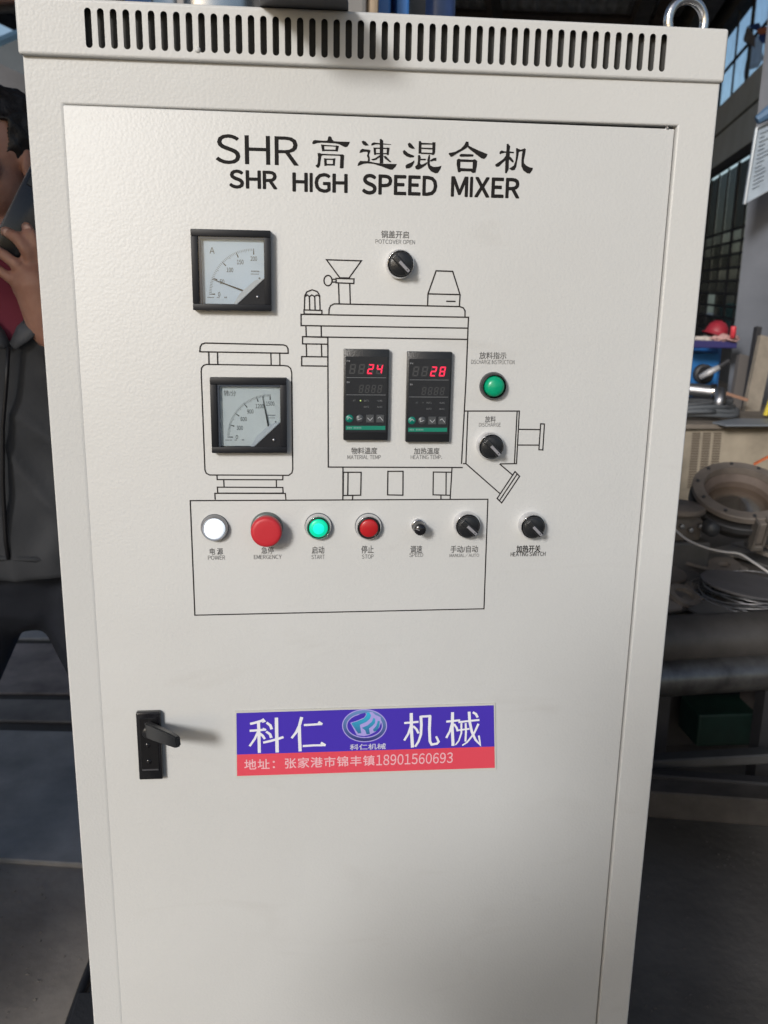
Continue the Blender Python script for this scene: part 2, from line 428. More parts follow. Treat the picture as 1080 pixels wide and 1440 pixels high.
quad(bm, (DX1, FY+r, DZ0-r), (DX1, FY+r, DZ1+r), (DX1, .02, DZ1+r), (DX1, .02, DZ0-r))
quad(bm, (DX0-r, FY+r, DZ1), (DX1+r, FY+r, DZ1), (DX1+r, .02, DZ1), (DX0-r, .02, DZ1))
quad(bm, (DX0-r, FY+r, DZ0), (DX1+r, FY+r, DZ0), (DX1+r, .02, DZ0), (DX0-r, .02, DZ0))
quad(bm, (XL, FY+r, .08), (XL, DEPTH, .08), (XL, DEPTH, ZT0+.004), (XL, FY+r, ZT0+.004))
quad(bm, (XR, FY+r, .08), (XR, DEPTH, .08), (XR, DEPTH, ZT0+.004), (XR, FY+r, ZT0+.004))
quad(bm, (XL, DEPTH, .08), (XR, DEPTH, .08), (XR, DEPTH, ZT0+.004), (XL, DEPTH, ZT0+.004))
quad(bm, (XL, .022, ZT0+.003), (XR, .022, ZT0+.003), (XR, DEPTH, ZT0+.003), (XL, DEPTH, ZT0+.003))
bmesh.ops.remove_doubles(bm, verts=bm.verts, dist=.0001)
bmesh.ops.recalc_face_normals(bm, faces=bm.faces)
for v in bm.verts:
    if v.co.y < .003: v.co.y += .0027*(1-min(1, max(0, (v.co.x-XL)/(XR-XL))))
pobj('frame', bm, PAINT, cab, angle=40)
bm = B(); box(bm, XL+.02, XR-.02, .03, DEPTH-.02, 0, .08); pobj('plinth', bm, mat('plinth_grey', (.05, .05, .055), .6), cab)
bm = B(); box(bm, DX0-.004, DX1+.004, .019, .021, DZ0-.004, DZ1+.004); pobj('door_seal', bm, mat('rubber_seal', (.01, .01, .01), .8), cab)
# door, a hair crooked in its opening
bm = B(); box(bm, DX0-.0045, DX1-.0014, 0.0, .018, DZ0+.002, DZ1-.0022, .0014, 3)
for v in bm.verts: v.co.z += (v.co.x-DX0)*-.0040+.0021
door = pobj('door', bm, PAINT, cab, angle=40)
# small chrome dot at the upper right corner of the gap
c = aty(938, 179)
bm = B(); lathe(bm, [(0, .0022), (.0014, .0015), (.0018, -.002)], 10, (c.x, 0, DZ1-.0016)); pobj('gap_dot', bm, CHROME, cab, smooth=True)

# lifting eyes on the roof of the cabinet
def eye_bolt(x, y):
    bm = B(); cz = ZT1+.022
    pts = [Vector((x+.0215*cos(a), y+.004*cos(a), cz+.0215*sin(a))) for a in [2*pi*k/36 for k in range(37)]]
    tube(bm, pts, .0052, 12, caps=False)
    lathe(bm, [(.016, ZT1), (.016, ZT1+.004), (.009, ZT1+.006), (.006, ZT1+.012)], 20, (x, y, 0), 'Z')
    bmesh.ops.remove_doubles(bm, verts=bm.verts, dist=.0001)
    return pobj('lifting_eye', bm, mat('zinc_plated', (.62, .62, .63), .25, 1.0, bump=.15, bscale=200), cab, smooth=True)
ep = aty(965, 32, .06)
eye_bolt(ep.x, .06); eye_bolt(XL+.06, DEPTH-.06); eye_bolt(XR-.06, DEPTH-.06)

# ------------------------------------------------------------------ printing on the door
PY = -0.00022
LAY = [0]
def nexty():
    LAY[0] += 1; return PY-0.000006*(LAY[0] % 40)
def P2(px, py): q = aty(px, py, 0); return (q.x, q.z)
def crop(ox, oy, s): return lambda pts: [P2(ox+x/s, oy+y/s) for x, y in pts]
# brush-written title: each character traced as filled strokes
TITLE = [B()]
def poly(c, pts): flat(TITLE[-1], c(pts), nexty())
c = crop(430, 180, 13.5)
poly(c, [(425, 165), (460, 155), (488, 175), (500, 215), (530, 248), (600, 256), (835, 262), (825, 300), (790, 355), (750, 365), (700, 345), (640, 310), (560, 292), (300, 278), (220, 285), (165, 303), (130, 305), (122, 278), (140, 240), (175, 228), (240, 234), (330, 240), (408, 240), (418, 205)])
poly(c, [(287, 310), (345, 318), (360, 440), (310, 442)]); poly(c, [(345, 318), (570, 335), (565, 355), (348, 345)]); poly(c, [(570, 330), (630, 340), (605, 448), (560, 440)]); poly(c, [(352, 408), (568, 412), (566, 440), (355, 436)])
poly(c, [(222, 478), (260, 472), (300, 488), (640, 502), (700, 500), (730, 520), (722, 640), (718, 760), (680, 770), (645, 760), (655, 545), (640, 528), (320, 518), (295, 540), (280, 640), (272, 710), (245, 755), (215, 755), (180, 715), (215, 690), (228, 640), (232, 560)])
poly(c, [(345, 572), (395, 580), (400, 715), (352, 722)]); poly(c, [(395, 580), (520, 582), (520, 608), (395, 605)]); poly(c, [(515, 578), (562, 575), (550, 720), (512, 712)]); poly(c, [(398, 680), (515, 682), (515, 712), (398, 712)])
TITLE.append(B()); c = crop(500, 185, 15.43)
poly(c, [(128, 215), (165, 198), (215, 215), (290, 300), (215, 310), (160, 280)])
poly(c, [(80, 460), (105, 400), (150, 372), (200, 385), (290, 392), (325, 410), (310, 460), (290, 500), (308, 570), (310, 640), (262, 645), (270, 590), (245, 530), (262, 470), (255, 440), (170, 440), (120, 460)])
poly(c, [(42, 740), (60, 680), (105, 632), (160, 640), (260, 642), (330, 655), (440, 678), (560, 695), (895, 705), (865, 765), (800, 828), (740, 825), (560, 755), (400, 705), (260, 690), (170, 700), (110, 725), (60, 745)])
poly(c, [(335, 300), (350, 258), (395, 235), (470, 245), (600, 258), (770, 275), (765, 288), (600, 280), (430, 278), (370, 300)])
poly(c, [(525, 165), (560, 158), (598, 200), (600, 690), (522, 690)])
poly(c, [(385, 345), (440, 350), (445, 505), (402, 508)]); poly(c, [(440, 348), (680, 352), (680, 378), (440, 376)]); poly(c, [(680, 345), (738, 352), (718, 510), (670, 505)]); poly(c, [(442, 466), (672, 466), (672, 492), (442, 494)])
poly(c, [(520, 515), (540, 545), (440, 615), (370, 628), (335, 602), (420, 580)]); poly(c, [(600, 535), (650, 525), (780, 662), (740, 665), (640, 590)])
TITLE.append(B()); c = crop(560, 190, 15.43)
poly(c, [(205, 190), (245, 160), (290, 195), (365, 292), (300, 298), (225, 262)])
poly(c, [(98, 350), (130, 320), (220, 395), (350, 450), (335, 480), (260, 488), (180, 462), (110, 405)])
poly(c, [(345, 550), (350, 580), (300, 680), (240, 720), (165, 722), (155, 665), (200, 625), (270, 600)])
poly(c, [(445, 130), (485, 128), (505, 160), (500, 400), (438, 405)]); poly(c, [(500, 165), (740, 178), (745, 205), (500, 205)]); poly(c, [(740, 155), (808, 155), (800, 380), (770, 432), (715, 425), (738, 380)]); poly(c, [(500, 270), (740, 280), (740, 312), (500, 300)]); poly(c, [(495, 375), (735, 385), (725, 415), (495, 410)])
poly(c, [(425, 440), (470, 430), (490, 490), (470, 600), (490, 640), (540, 630), (610, 590), (640, 590), (600, 650), (500, 720), (430, 748), (380, 735), (360, 685), (410, 640), (425, 560)]); poly(c, [(485, 515), (580, 510), (605, 525), (590, 545), (485, 545)])
poly(c, [(665, 420), (690, 440), (685, 560), (680, 620), (700, 660), (770, 690), (860, 685), (940, 665), (915, 730), (860, 820), (800, 828), (710, 785), (655, 720), (632, 640), (628, 540)]); poly(c, [(690, 545), (760, 500), (825, 490), (825, 560), (770, 555), (700, 575)])
TITLE.append(B()); c = crop(625, 190, 14.4)
poly(c, [(435, 130), (485, 135), (490, 205), (480, 235), (400, 290), (250, 375), (170, 430), (125, 440), (82, 380), (90, 362), (210, 340), (330, 275), (400, 200)])
poly(c, [(475, 205), (560, 250), (700, 315), (870, 385), (850, 440), (800, 485), (740, 465), (620, 375), (480, 265)])
poly(c, [(300, 410), (330, 380), (430, 382), (580, 390), (588, 405), (570, 435), (320, 438)])
poly(c, [(250, 500), (290, 475), (325, 490), (315, 700), (330, 745), (290, 755), (270, 740), (245, 600)]); poly(c, [(320, 488), (575, 500), (575, 545), (320, 540)]); poly(c, [(575, 495), (620, 488), (662, 525), (655, 620), (625, 760), (570, 765), (530, 740), (565, 735), (570, 600)]); poly(c, [(315, 665), (572, 678), (565, 738), (318, 732)])
TITLE.append(B()); c = crop(690, 190, 15.43)
poly(c, [(345, 195), (380, 185), (425, 245), (410, 330), (415, 440), (395, 560), (390, 740), (345, 830), (310, 825), (315, 600), (325, 440), (340, 330)])
poly(c, [(188, 395), (200, 355), (240, 330), (300, 352), (420, 355), (508, 365), (500, 395), (420, 392), (300, 385), (240, 400), (200, 418)])
poly(c, [(325, 450), (330, 540), (240, 620), (180, 682), (130, 690), (95, 665), (100, 635), (200, 570), (270, 520)]); poly(c, [(395, 470), (425, 465), (500, 560), (495, 595), (465, 590), (400, 530)])
poly(c, [(548, 285), (580, 280), (615, 310), (605, 420), (570, 600), (555, 690), (520, 755), (460, 768), (420, 745), (400, 725), (440, 700), (500, 660), (535, 560), (552, 420)]); poly(c, [(605, 300), (650, 315), (715, 295), (715, 360), (650, 352), (605, 372)])
poly(c, [(705, 300), (740, 283), (762, 310), (745, 420), (720, 540), (725, 610), (780, 665), (850, 700), (915, 710), (905, 760), (850, 835), (790, 830), (710, 770), (665, 680), (665, 540), (680, 400)])
for b_ in TITLE: pobj('title_character', b_, INK, cab)

def ptext(name, body, px0, px1, py0, py1, m=INKS, bold=0.0, space=1.0, y=None):
    """lettering between left/right px and top/bottom py, as read off the middle of the word"""
    yy = (py0+py1)/2; xm = (px0+px1)/2
    a = aty(px0, yy); b = aty(px1, yy); t = aty(xm, py0); d = aty(xm, py1)
    return text(name, body, m, cab, a.x, b.x, d.z, t.z, nexty() if y is None else y, bold, space)
ptext('title_letters', 'SHR', 303, 420, 190, 232, INK, .004, 1.1)
for wd, a, b, t, d in (('SHR', 322, 390, 239, 266), ('HIGH', 411, 489, 243, 271), ('SPEED', 509, 615, 245.5, 275), ('MIXER', 634, 731, 249, 278)):
    ptext('subtitle_letters', wd, a, b, t, d, INK, .032, 1.25)
small = [('锅盖开启', 536, 575, 324.5, 335), ('POTCOVER OPEN', 528, 583.5, 337, 343),
         ('放料指示', 674, 712, 495, 505), ('DISCHARGE INSTRUCTION', 662.5, 723.5, 506, 512),
         ('放料', 682, 697, 585, 594), ('DISCHARGE', 673.5, 704, 594.5, 600),
         ('物料溫度', 494, 530.5, 629, 638.5), ('MATERIAL TEMP', 488.5, 535.5, 640, 645.5),
         ('加热溫度', 582, 618, 629.5, 639), ('HEATING TEMP.', 577.5, 621.5, 640, 645.5),
         ('电 源', 295, 313.5, 770.5, 780), ('POWER', 292.5, 316.5, 781, 787),
         ('急停', 367.5, 385, 769, 778.5), ('EMERGENCY', 357, 396, 780, 786),
         ('启动', 438.5, 456, 768, 778.5), ('START', 438, 456.5, 780, 786),
         ('停止', 508, 525.5, 767, 778), ('STOP', 509, 525, 779.5, 785.5),
         ('调速', 577, 593.5, 767, 777.5), ('SPEED', 575.5, 595, 777.5, 783),
         ('手动/自动', 633.5, 672, 767, 777), ('MANUAL/AUTO', 632, 673.5, 778, 783.5)]
for s, a, b, t, d in small:
    ptext('caption', s, a, b, t, d, INKS, .012 if ord(s[0]) > 255 else .0)
ptext('caption', '加热开关', 726, 760, 766.5, 776.5, INK, .02); ptext('caption', 'HEATING SWITCH', 718, 767, 776, 782, INK, .01)

# line drawing of the mixer
LD = B(); LW = .00135
def ln(c, *polys):
    for p in polys: stroke(LD, c(p), LW, nexty())
I = lambda pts: [P2(x, y) for x, y in pts]
M_ = crop(240, 470, 4.154); X_ = crop(400, 310, 3.857); C_ = crop(440, 470, 4.5); D_ = crop(620, 470, 5.76); M3 = crop(240, 300, 4.154)
def cl(p): return p+[p[0]]
ln(M_, cl([(170, 102), (172, 74), (181, 58), (201, 51), (660, 62), (677, 69), (685, 84), (686, 111)]),
   [(222, 104), (224, 177)], [(273, 106), (275, 178)], [(585, 109), (587, 182)], [(637, 110), (638, 183)],
   cl([(210, 176), (660, 183), (684, 186), (700, 199), (707, 222), (713, 788), (708, 810), (690, 824), (228, 822), (208, 812), (200, 792), (178, 218), (181, 196), (192, 182)]),
   [(270, 823), (272, 849), (655, 850), (655, 824)], [(310, 850), (312, 893)], [(617, 851), (618, 894)],
   cl([(273, 893), (655, 895), (657, 928), (275, 928)]), [(260, 966), (258, 929), (670, 930), (673, 967)])
ln(I, cl([(267.5, 704), (686, 702), (680.5, 856), (274, 865)]))
ln(X_, cl([(228, 213), (417, 219), (350, 312), (300, 311)]), cl([(280, 314), (377, 317), (376, 342), (280, 338)]), [(280, 318), (259, 319), (259, 334), (280, 334)],
   [(236+22*cos(a), 326+28*sin(a)) for a in [2*pi*k/20 for k in range(21)]],
   [(293, 340), (297, 453)], [(354, 342), (357, 455)],
   [(108, 485), (110, 408), (122, 387), (150, 376), (178, 386), (191, 408), (193, 487)], [(113, 412), (123, 404), (135, 413), (148, 404), (163, 412), (177, 404), (191, 413)],
   [(135, 413), (137, 485)], [(164, 412), (166, 486)], cl([(106, 485), (203, 488), (203, 509), (106, 507)]),
   [(241, 511), (242, 481), (250, 462), (270, 452), (950, 467), (970, 474), (979, 490), (979, 524)],
   cl([(90, 509), (998, 525), (995, 584), (90, 570)]), [(116, 571), (118, 630)], [(199, 573), (200, 632)], [(995, 584), (993, 645), (985, 848), (960, 1320)],
   [(98, 630), (993, 645)], cl([(98, 630), (235, 634), (235, 671), (98, 669)]), [(118, 670), (120, 737)], [(200, 671), (202, 738)], cl([(93, 738), (235, 740), (235, 790), (93, 788)]),
   cl([(822, 273), (912, 276), (952, 402), (778, 398)]), [(778, 398), (776, 460)], [(952, 402), (948, 466)], [(877, 438), (928, 439)])
ln(C_, [(94, 18), (97, 840), (948, 843)], [(190, 843), (189, 1047)], cl([(192, 873), (305, 873), (302, 1018), (191, 1020)]), [(222, 873), (220, 1019)], [(252, 1020), (250, 1047)],
   cl([(474, 867), (570, 867), (569, 1018), (472, 1016)]), [(878, 873), (762, 872), (760, 1016), (872, 1019)], [(843, 873), (842, 1018)], [(880, 845), (868, 1047)], [(810, 1019), (810, 1045)])
ln(D_, [(193, 622), (635, 622), (612, 1048), (478, 1050)], [(218, 625), (202, 1048), (178, 1048)], [(617, 625), (595, 1048)],
   [(628, 770), (803, 772)], [(622, 897), (795, 898)], cl([(808, 725), (838, 727), (825, 937), (793, 935)]),
   [(202, 1048), (480, 1292)], [(475, 1050), (578, 1138)], cl([(600, 1112), (637, 1150), (492, 1366), (455, 1330)]), [(617, 1132), (473, 1348)])
pobj('mixer_line_drawing', LD, mat('line_ink', (.018, .015, .015), .7, spec=.2), cab)

# ------------------------------------------------------------------ panel meters
def meter(px_c, name_lab, unit, ticks, value, zero_unit=None, tint=DIALW):
    """80 mm square meter, lower right corner masked; local origin at the middle of its back, on the door"""
    H = .0392; T = .0105; rm = .0068
    c = aty(*px_c, -T)
    root = None
    bm = B()
    # frame bars with mitred bevel, hollow inside
    for (x0, x1, z0, z1) in ((-H, H, H-rm, H), (-H, H, -H, -H+rm*.95), (-H, -H+rm, -H+rm*.95, H-rm), (H-rm, H, -H+rm*.95, H-rm)):
        box(bm, x0, x1, -T, 0, z0, z1, .0007, 2)
    # masked corner
    ax = -H+rm; hz = -H+rm*.95
    p = [(H-rm, hz+.0255), (H-rm, hz), (H-rm-.0275, hz)]
    extr(bm, [(x, -T+.0008, z) for x, z in p], (0, .004, 0))
    root = obj('panel_meter', bm, mat('bezel_black', (.008, .009, .012), .5, spec=.3), cab, world=False, angle=35)
    root.parent = cab; root.matrix_parent_inverse = Matrix.Translation(-cab.location)
    root.location = (c.x, 0, c.z); root['label'] = name_lab
    # screw in the masked corner, strip of highlight along the cut edge
    bm = B(); lathe(bm, [(0, T+.0004), (.0013, T+.0002), (.0016, T-.0006)], 14, (H-rm-.007, 0, hz+.0075)); obj('screw', bm, STEEL, root, smooth=True)
    bm = B(); box(bm, -H+rm-.0005, H-rm+.0005, -.0034, -.0026, -H+.004, H-rm+.0005); obj('dial_face', bm, tint, root)
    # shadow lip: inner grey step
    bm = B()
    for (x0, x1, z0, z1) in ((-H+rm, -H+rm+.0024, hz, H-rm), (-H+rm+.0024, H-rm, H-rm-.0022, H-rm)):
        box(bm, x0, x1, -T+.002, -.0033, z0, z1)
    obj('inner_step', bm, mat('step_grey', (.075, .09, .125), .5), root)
    y = -.00365
    cx, cz = -H+.0612, H-.0625                      # centre of the scale
    Ro = .0452
    bm = B(); LAYN = 0
    nmaj = len(ticks)
    for i in range(nmaj-1):
        a0, a1 = ticks[i][0], ticks[i+1][0]
        for k in range(10 if nmaj == 5 else 10):
            a = radians(a0+(a1-a0)*k/10)
            ln_ = .0024 if k % 5 else .0034
            if k == 0: continue
            stroke(bm, [(cx-cos(a)*Ro, cz+sin(a)*Ro), (cx-cos(a)*(Ro-ln_), cz+sin(a)*(Ro-ln_))], .00034, y)
    obj('scale_ticks', bm, mat('tick_ink', (.05, .06, .07), .6), root)
    bm = B()
    for a, s in ticks:
        a = radians(a); stroke(bm, [(cx-cos(a)*(Ro), cz+sin(a)*(Ro)), (cx-cos(a)*(Ro-.0058), cz+sin(a)*(Ro-.0058))], [.0004, .0011], y-.00003)
    obj('major_ticks', bm, NEEDLE, root)
    for a, s in ticks:
        a = radians(a); wid = .0021*len(s)+.0002
        rr = Ro-.0098-(wid/2-.001)*cos(a)*.9
        x = cx-cos(a)*rr; z = cz+sin(a)*rr
        text('scale_number', s, mat('numeral_ink', (.02, .025, .03), .6), root, x-wid/2, x+wid/2, z-.0022, z+.0022, y, .004, world=False)
    if unit == 'A': text('unit_mark', unit, INKS, root, -H+.0175, -H+.0225, H-.0230, H-.0170, y, .0, world=False)
    else: text('unit_mark', unit, INKS, root, -H+.0135, -H+.0260, H-.0195, H-.0135, y, .0, world=False)
    # tiny maker's lines: too small to read, kept as short marks
    bm = B()
    for (x0, x1, z, h) in ((H-.020, H-.0115, H-.0400, .0012), (H-.0205, H-.011, H-.0425, .0008), (-H+.014, -H+.022, hz+.0058, .0009), (-H+.0235, -H+.0270, hz+.0058, .0009), (-H+.031, -H+.0345, hz+.0058, .0013)):
        n = int((x1-x0)/.0014)
        for k in range(n): flat(bm, [(x0+k*.0014, z), (x0+k*.0014+.0010, z), (x0+k*.0014+.0010, z+h), (x0+k*.0014, z+h)], y)
    lathe(bm, [(0, -y), (.0010, -y)], 10, (H-.0118, 0, H-.0462)); 
    tag(obj('fine_print', bm, mat('fine_ink', (.2, .22, .25), .6), root), kind='stuff')
    # needle
    a = radians(value); bm = B(); yy = -.0052
    p0 = Vector((cx-cos(a)*.0118, cz+sin(a)*.0118)); p1 = Vector((cx-cos(a)*.0440, cz+sin(a)*.0440)); n = Vector((-(p1-p0).y, (p1-p0).x)).normalized()
    extr(bm, [(p0.x+n.x*.00075, yy, p0.y+n.y*.00075), (p0.x-n.x*.00075, yy, p0.y-n.y*.00075), (p1.x-n.x*.0002, yy, p1.y-n.y*.0002), (p1.x+n.x*.0002, yy, p1.y+n.y*.0002)], (0, .0005, 0))
    obj('needle', bm, NEEDLE, root)
    # pale patch painted as glare on the cover glass
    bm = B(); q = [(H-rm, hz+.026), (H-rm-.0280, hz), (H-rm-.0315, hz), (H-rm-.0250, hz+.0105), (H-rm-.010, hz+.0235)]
    extr(bm, [(x, -.0062, z) for x, z in q], (0, .0012, 0)); obj('painted_glare', bm, mat('glare_pale', (.60, .64, .70), .45), root)
    bm = B(); e = .0006
    pts = [(-H+rm, hz), (H-rm-.0278, hz), (H-rm, hz+.0258), (H-rm, H-rm), (-H+rm, H-rm)]
    extr(bm, [(x, -T+.0012, z) for x, z in pts], (0, .001, 0)); g = obj('cover_glass', bm, GLASS, root)
    return root
tA = [(0, '0'), (21, '50'), (45, '100'), (67, '150'), (90, '200')]
tR = [(0, '0'), (17, '300'), (34.5, '600'), (52.5, '900'), (71.5, '1200'), (90, '1500')]
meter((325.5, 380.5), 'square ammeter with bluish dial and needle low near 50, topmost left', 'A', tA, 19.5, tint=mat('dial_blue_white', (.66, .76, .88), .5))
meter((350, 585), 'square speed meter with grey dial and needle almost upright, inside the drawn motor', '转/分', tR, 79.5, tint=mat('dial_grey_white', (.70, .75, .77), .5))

# ------------------------------------------------------------------ temperature controllers
def seg_digit(bm_on, bm_off, ch, x, z, w, h, y, sk=.16, th=.0014):
    """seven segment figure; x,z lower left corner"""
    on = {'2': 'abged', '4': 'fgbc', '8': 'abcdefg', '0': 'abcdef', ' ': ''}[ch]
    g = .00028
    hz = h/2
    def pt(u, v): return (x+u+v*sk, z+v)
    segs = {'a': [(g, h), (w-g, h), (w-g-th, h-th), (g+th, h-th)], 'd': [(g, 0), (w-g, 0), (w-g-th, th), (g+th, th)],
            'g': [(g+th*.6, hz+th/2), (w-g-th*.6, hz+th/2), (w-g, hz), (w-g-th*.6, hz-th/2), (g+th*.6, hz-th/2), (g, hz)],
            'f': [(0, h-g), (th, h-g-th), (th, hz+g+th*.5), (0, hz+g)], 'b': [(w, h-g), (w-th, h-g-th), (w-th, hz+g+th*.5), (w, hz+g)],
            'e': [(0, g), (th, g+th), (th, hz-g-th*.5), (0, hz-g)], 'c': [(w, g), (w-th, g+th), (w-th, hz-g-th*.5), (w, hz-g)]}
    for k, p in segs.items():
        flat(bm_on if k in on else bm_off, [pt(*q) for q in p], y)
def controller(px_c, digits, lab, dot):
    T = .0075; W2, H2 = .0237, .0478
    c = aty(*px_c, -T)
    bm = B(); box(bm, -W2, W2, -T, 0, -H2, H2, .0009, 2)
    root = obj('temperature_controller', bm, BLKP, cab, angle=35)
    root.matrix_parent_inverse = Matrix.Translation(-cab.location); root.location = (c.x, 0, c.z); root['label'] = lab
    fy = -T-.0003
    bm = B(); box(bm, -W2+.0018, W2-.0018, fy, -T+.001, -H2+.0085, H2-.0075, .0002, 1); obj('face_plate', bm, CTRL, root)
    y = fy-.00008
    on, off = B(), B()
    zt = H2-.0255
    for k, ch in enumerate('  '+digits):
        seg_digit(on, off, ch, -.0185+k*.0094, zt, .0062, .0103, y, th=.0015)
    obj('lit_digits', on, LEDR, root); 
    for k, ch in enumerate('0888'):
        seg_digit(off, off, ch, -.0082+k*.0065, H2-.0452, .0043, .0085, y, th=.0010)
    obj('unlit_digits', off, LEDOFF, root)
    bm = B()
    for zz in (H2-.0290, H2-.0470): flat(bm, [(-W2+.0028, zz), (W2-.0030, zz), (W2-.0030, zz-.0005), (-W2+.0028, zz-.0005)], y)
    obj('divider_lines', bm, GREYL, root)
    text('window_mark', 'PV', LTGREY, root, -W2+.003, -W2+.0063, H2-.0130, H2-.0113, y, .01, world=False)
    text('window_mark', 'SV', LTGREY, root, -W2+.003, -W2+.0063, H2-.0350, H2-.0333, y, .01, world=False)
    for (s, x, z) in (('AT', -.0130, -.0055), ('OUT1', -.0015, -.0055), ('ALM1', .0125, -.0055), ('OUT2', -.0015, -.0120), ('ALM2', .0125, -.0120)):
        wd = .0014*len(s); text('status_mark', s, GREYL, root, x-.001, x-.001+wd, z-.0009, z+.0009, y, .0, world=False)
    bm = B(); lathe(bm, [(0, T+.0007), (.0008, T+.0005)], 8, (-.0060, 0, -.0055)); obj('status_lamp', bm, LEDG if dot else LEDOFF, root)
    kz = -.0245
    for k in range(4):
        x = -.0175+k*.0109
        bm = B(); lathe(bm, [(0, T+.0011), (.0036, T+.0010), (.0041, T+.0004), (.0043, T+.0001)], 20, (x, 0, kz)) if k in (0, 1) else box(bm, x-.0042, x+.0042, fy-.0008, fy+.0004, kz-.0042, kz+.0042, .0004, 1)
        obj('key', bm, mat('green_key', (.0, .15, .11), .4) if k == 0 else mat('grey_key', (.055, .06, .065), .4), root, smooth=(k in (0, 1)))
        bm = B(); yk = -T-.0013
        if k == 0: stroke(bm, [(x-.0022, kz-.0008), (x, kz+.0016), (x+.0024, kz-.0004)], .0007, yk)
        elif k == 1: stroke(bm, [(x-.002, kz+.0008), (x-.002, kz-.0012), (x+.002, kz+.0002)], .0007, yk)
        elif k == 2: stroke(bm, [(x-.0028, kz+.001), (x-.001, kz-.0008), (x, kz-.0018), (x+.0028, kz+.0012)], .0007, yk)
        else: stroke(bm, [(x-.0028, kz+.0005), (x-.0005, kz+.002), (x+.0026, kz-.0018)], .0007, yk)
        obj('key_arrow', bm, LTGREY, root)
    bm = B(); flat(bm, [(-W2+.0024, -.0322), (W2-.0030, -.0322), (W2-.0030, -.0365), (-W2+.0024, -.0365)], y); obj('green_strip', bm, TEAL, root)
    bm = B()
    for k in range(9):
        if k == 3: continue
        flat(bm, [(-W2+.004+k*.0017, -.0334), (-W2+.0052+k*.0017, -.0334), (-W2+.0052+k*.0017, -.0352), (-W2+.004+k*.0017, -.0352)], y-.00004)
    obj('strip_marks', bm, mat('strip_ink', (.12, .25, .22), .5), root)
    return root
controller((515, 556), '24', 'black temperature controller showing red 24, left one of the pair', True)
controller((603, 559), '28', 'black temperature controller showing red 28, right one of the pair', False)

# ------------------------------------------------------------------ lamps, push buttons, selectors, knob, emergency stop
def part_at(name, bm, m, c, lab=None, **k):
    o = obj(name, bm, m, cab, **k); o.matrix_parent_inverse = Matrix.Translation(-cab.location); o.location = (c.x, 0, c.z)
    if lab: o['label'] = lab
    return o
def bezel_prof(R, h, inner):
    return [(R, 0), (R, h*.45), (R-.0008, h*.8), (R-.002, h), (inner+.0008, h*1.02), (inner, h*.9), (inner, .001)]
def lamp(px, kind, lab):
    c = aty(px[0], px[1], -.010)
    R = .0143
    bm = B()
    ringm = BLKG if kind == 'dark' else (STEEL if kind == 'white' else CHROME)
    lathe(bm, bezel_prof(R, .0085, .0117), 48)
    nm = 'pilot_lamp' if kind in ('white', 'dark') else 'push_button'
    root = part_at(nm, bm, ringm, c, lab, smooth=True)
    bm = B()
    if kind in ('white', 'dark'):
        lathe(bm, [(0, .0135), (.006, .0130), (.0095, .0112), (.0108, .0085), (.0111, .004)], 40)
        obj('lens', bm, WHITEL if kind == 'white' else GRNL, root, smooth=True)
    else:
        lathe(bm, [(.0, .0118), (.0085, .0116), (.0098, .0108), (.0102, .0095), (.0104, .003)], 40)
        obj('lens', bm, GRNLIT if kind == 'green' else REDL, root, smooth=True)
        if kind == 'green':
            bm = B(); lathe(bm, [(0, .0124), (.0050, .0122), (.0062, .0119)], 30); obj('lit_core', bm, CYANLIT, root, smooth=True)
        bm = B(); lathe(bm, [(.0102, .0085), (.0104, .0100), (.0113, .0100), (.0117, .0078)], 40); obj('gasket_ring', bm, BLKP, root, smooth=True)
    bm = B(); lathe(bm, [(R+.0006, 0), (R+.0006, .0012), (R-.001, .0016)], 40); obj('washer', bm, mat('washer_grey', (.10, .11, .12), .5), root, smooth=True)
    return root
lamp((301, 745), 'white', 'white pilot lamp, lit, above POWER')
lamp((448, 743), 'green', 'green lit push button in chrome ring above START')
lamp((519, 743), 'red', 'red push button in chrome ring above STOP')
lamp((696, 544), 'dark', 'unlit green pilot lamp in black ring under DISCHARGE INSTRUCTION')
def selector(px, ang, lab):
    c = aty(px[0], px[1], -.014)
    bm = B(); lathe(bm, bezel_prof(.0148, .0105, .0126), 48); root = part_at('selector_switch', bm, CHROME, c, lab, smooth=True)
    bm = B(); lathe(bm, [(0, .0150), (.0105, .0150), (.0116, .0142), (.0120, .0125), (.0120, .006)], 40); obj('knob_disc', bm, BLKP, root, smooth=True)
    Mr = Matrix.Rotation(radians(ang), 4, 'Y')
    bm = B(); box(bm, -.0034, .0034, -.0195, -.0145, -.0112, .0112, .0012, 3, M=Mr); obj('grip', bm, BLKP, root, angle=40)
    bm = B(); box(bm, -.0015, .0015, -.0199, -.0193, -.0108, .0030, .0002, 1, M=Mr); obj('pointer', bm, mat('pointer_grey', (.22, .22, .24), .45), root)
    bm = B(); lathe(bm, [(0, .0201), (.0007, .0200)], 8, (Mr @ Vector((0, 0, -.0082)))[:]); obj('pointer_dot', bm, BLKP, root)
    return root
selector((564, 371), -45, 'black selector switch under POTCOVER OPEN')
selector((692, 629), -45, 'black selector switch inside the drawn discharge chute')
selector((659, 741), -48, 'black selector switch above MANUAL/AUTO')
selector((751, 742), -45, 'black selector switch outside the drawn box, above HEATING SWITCH')
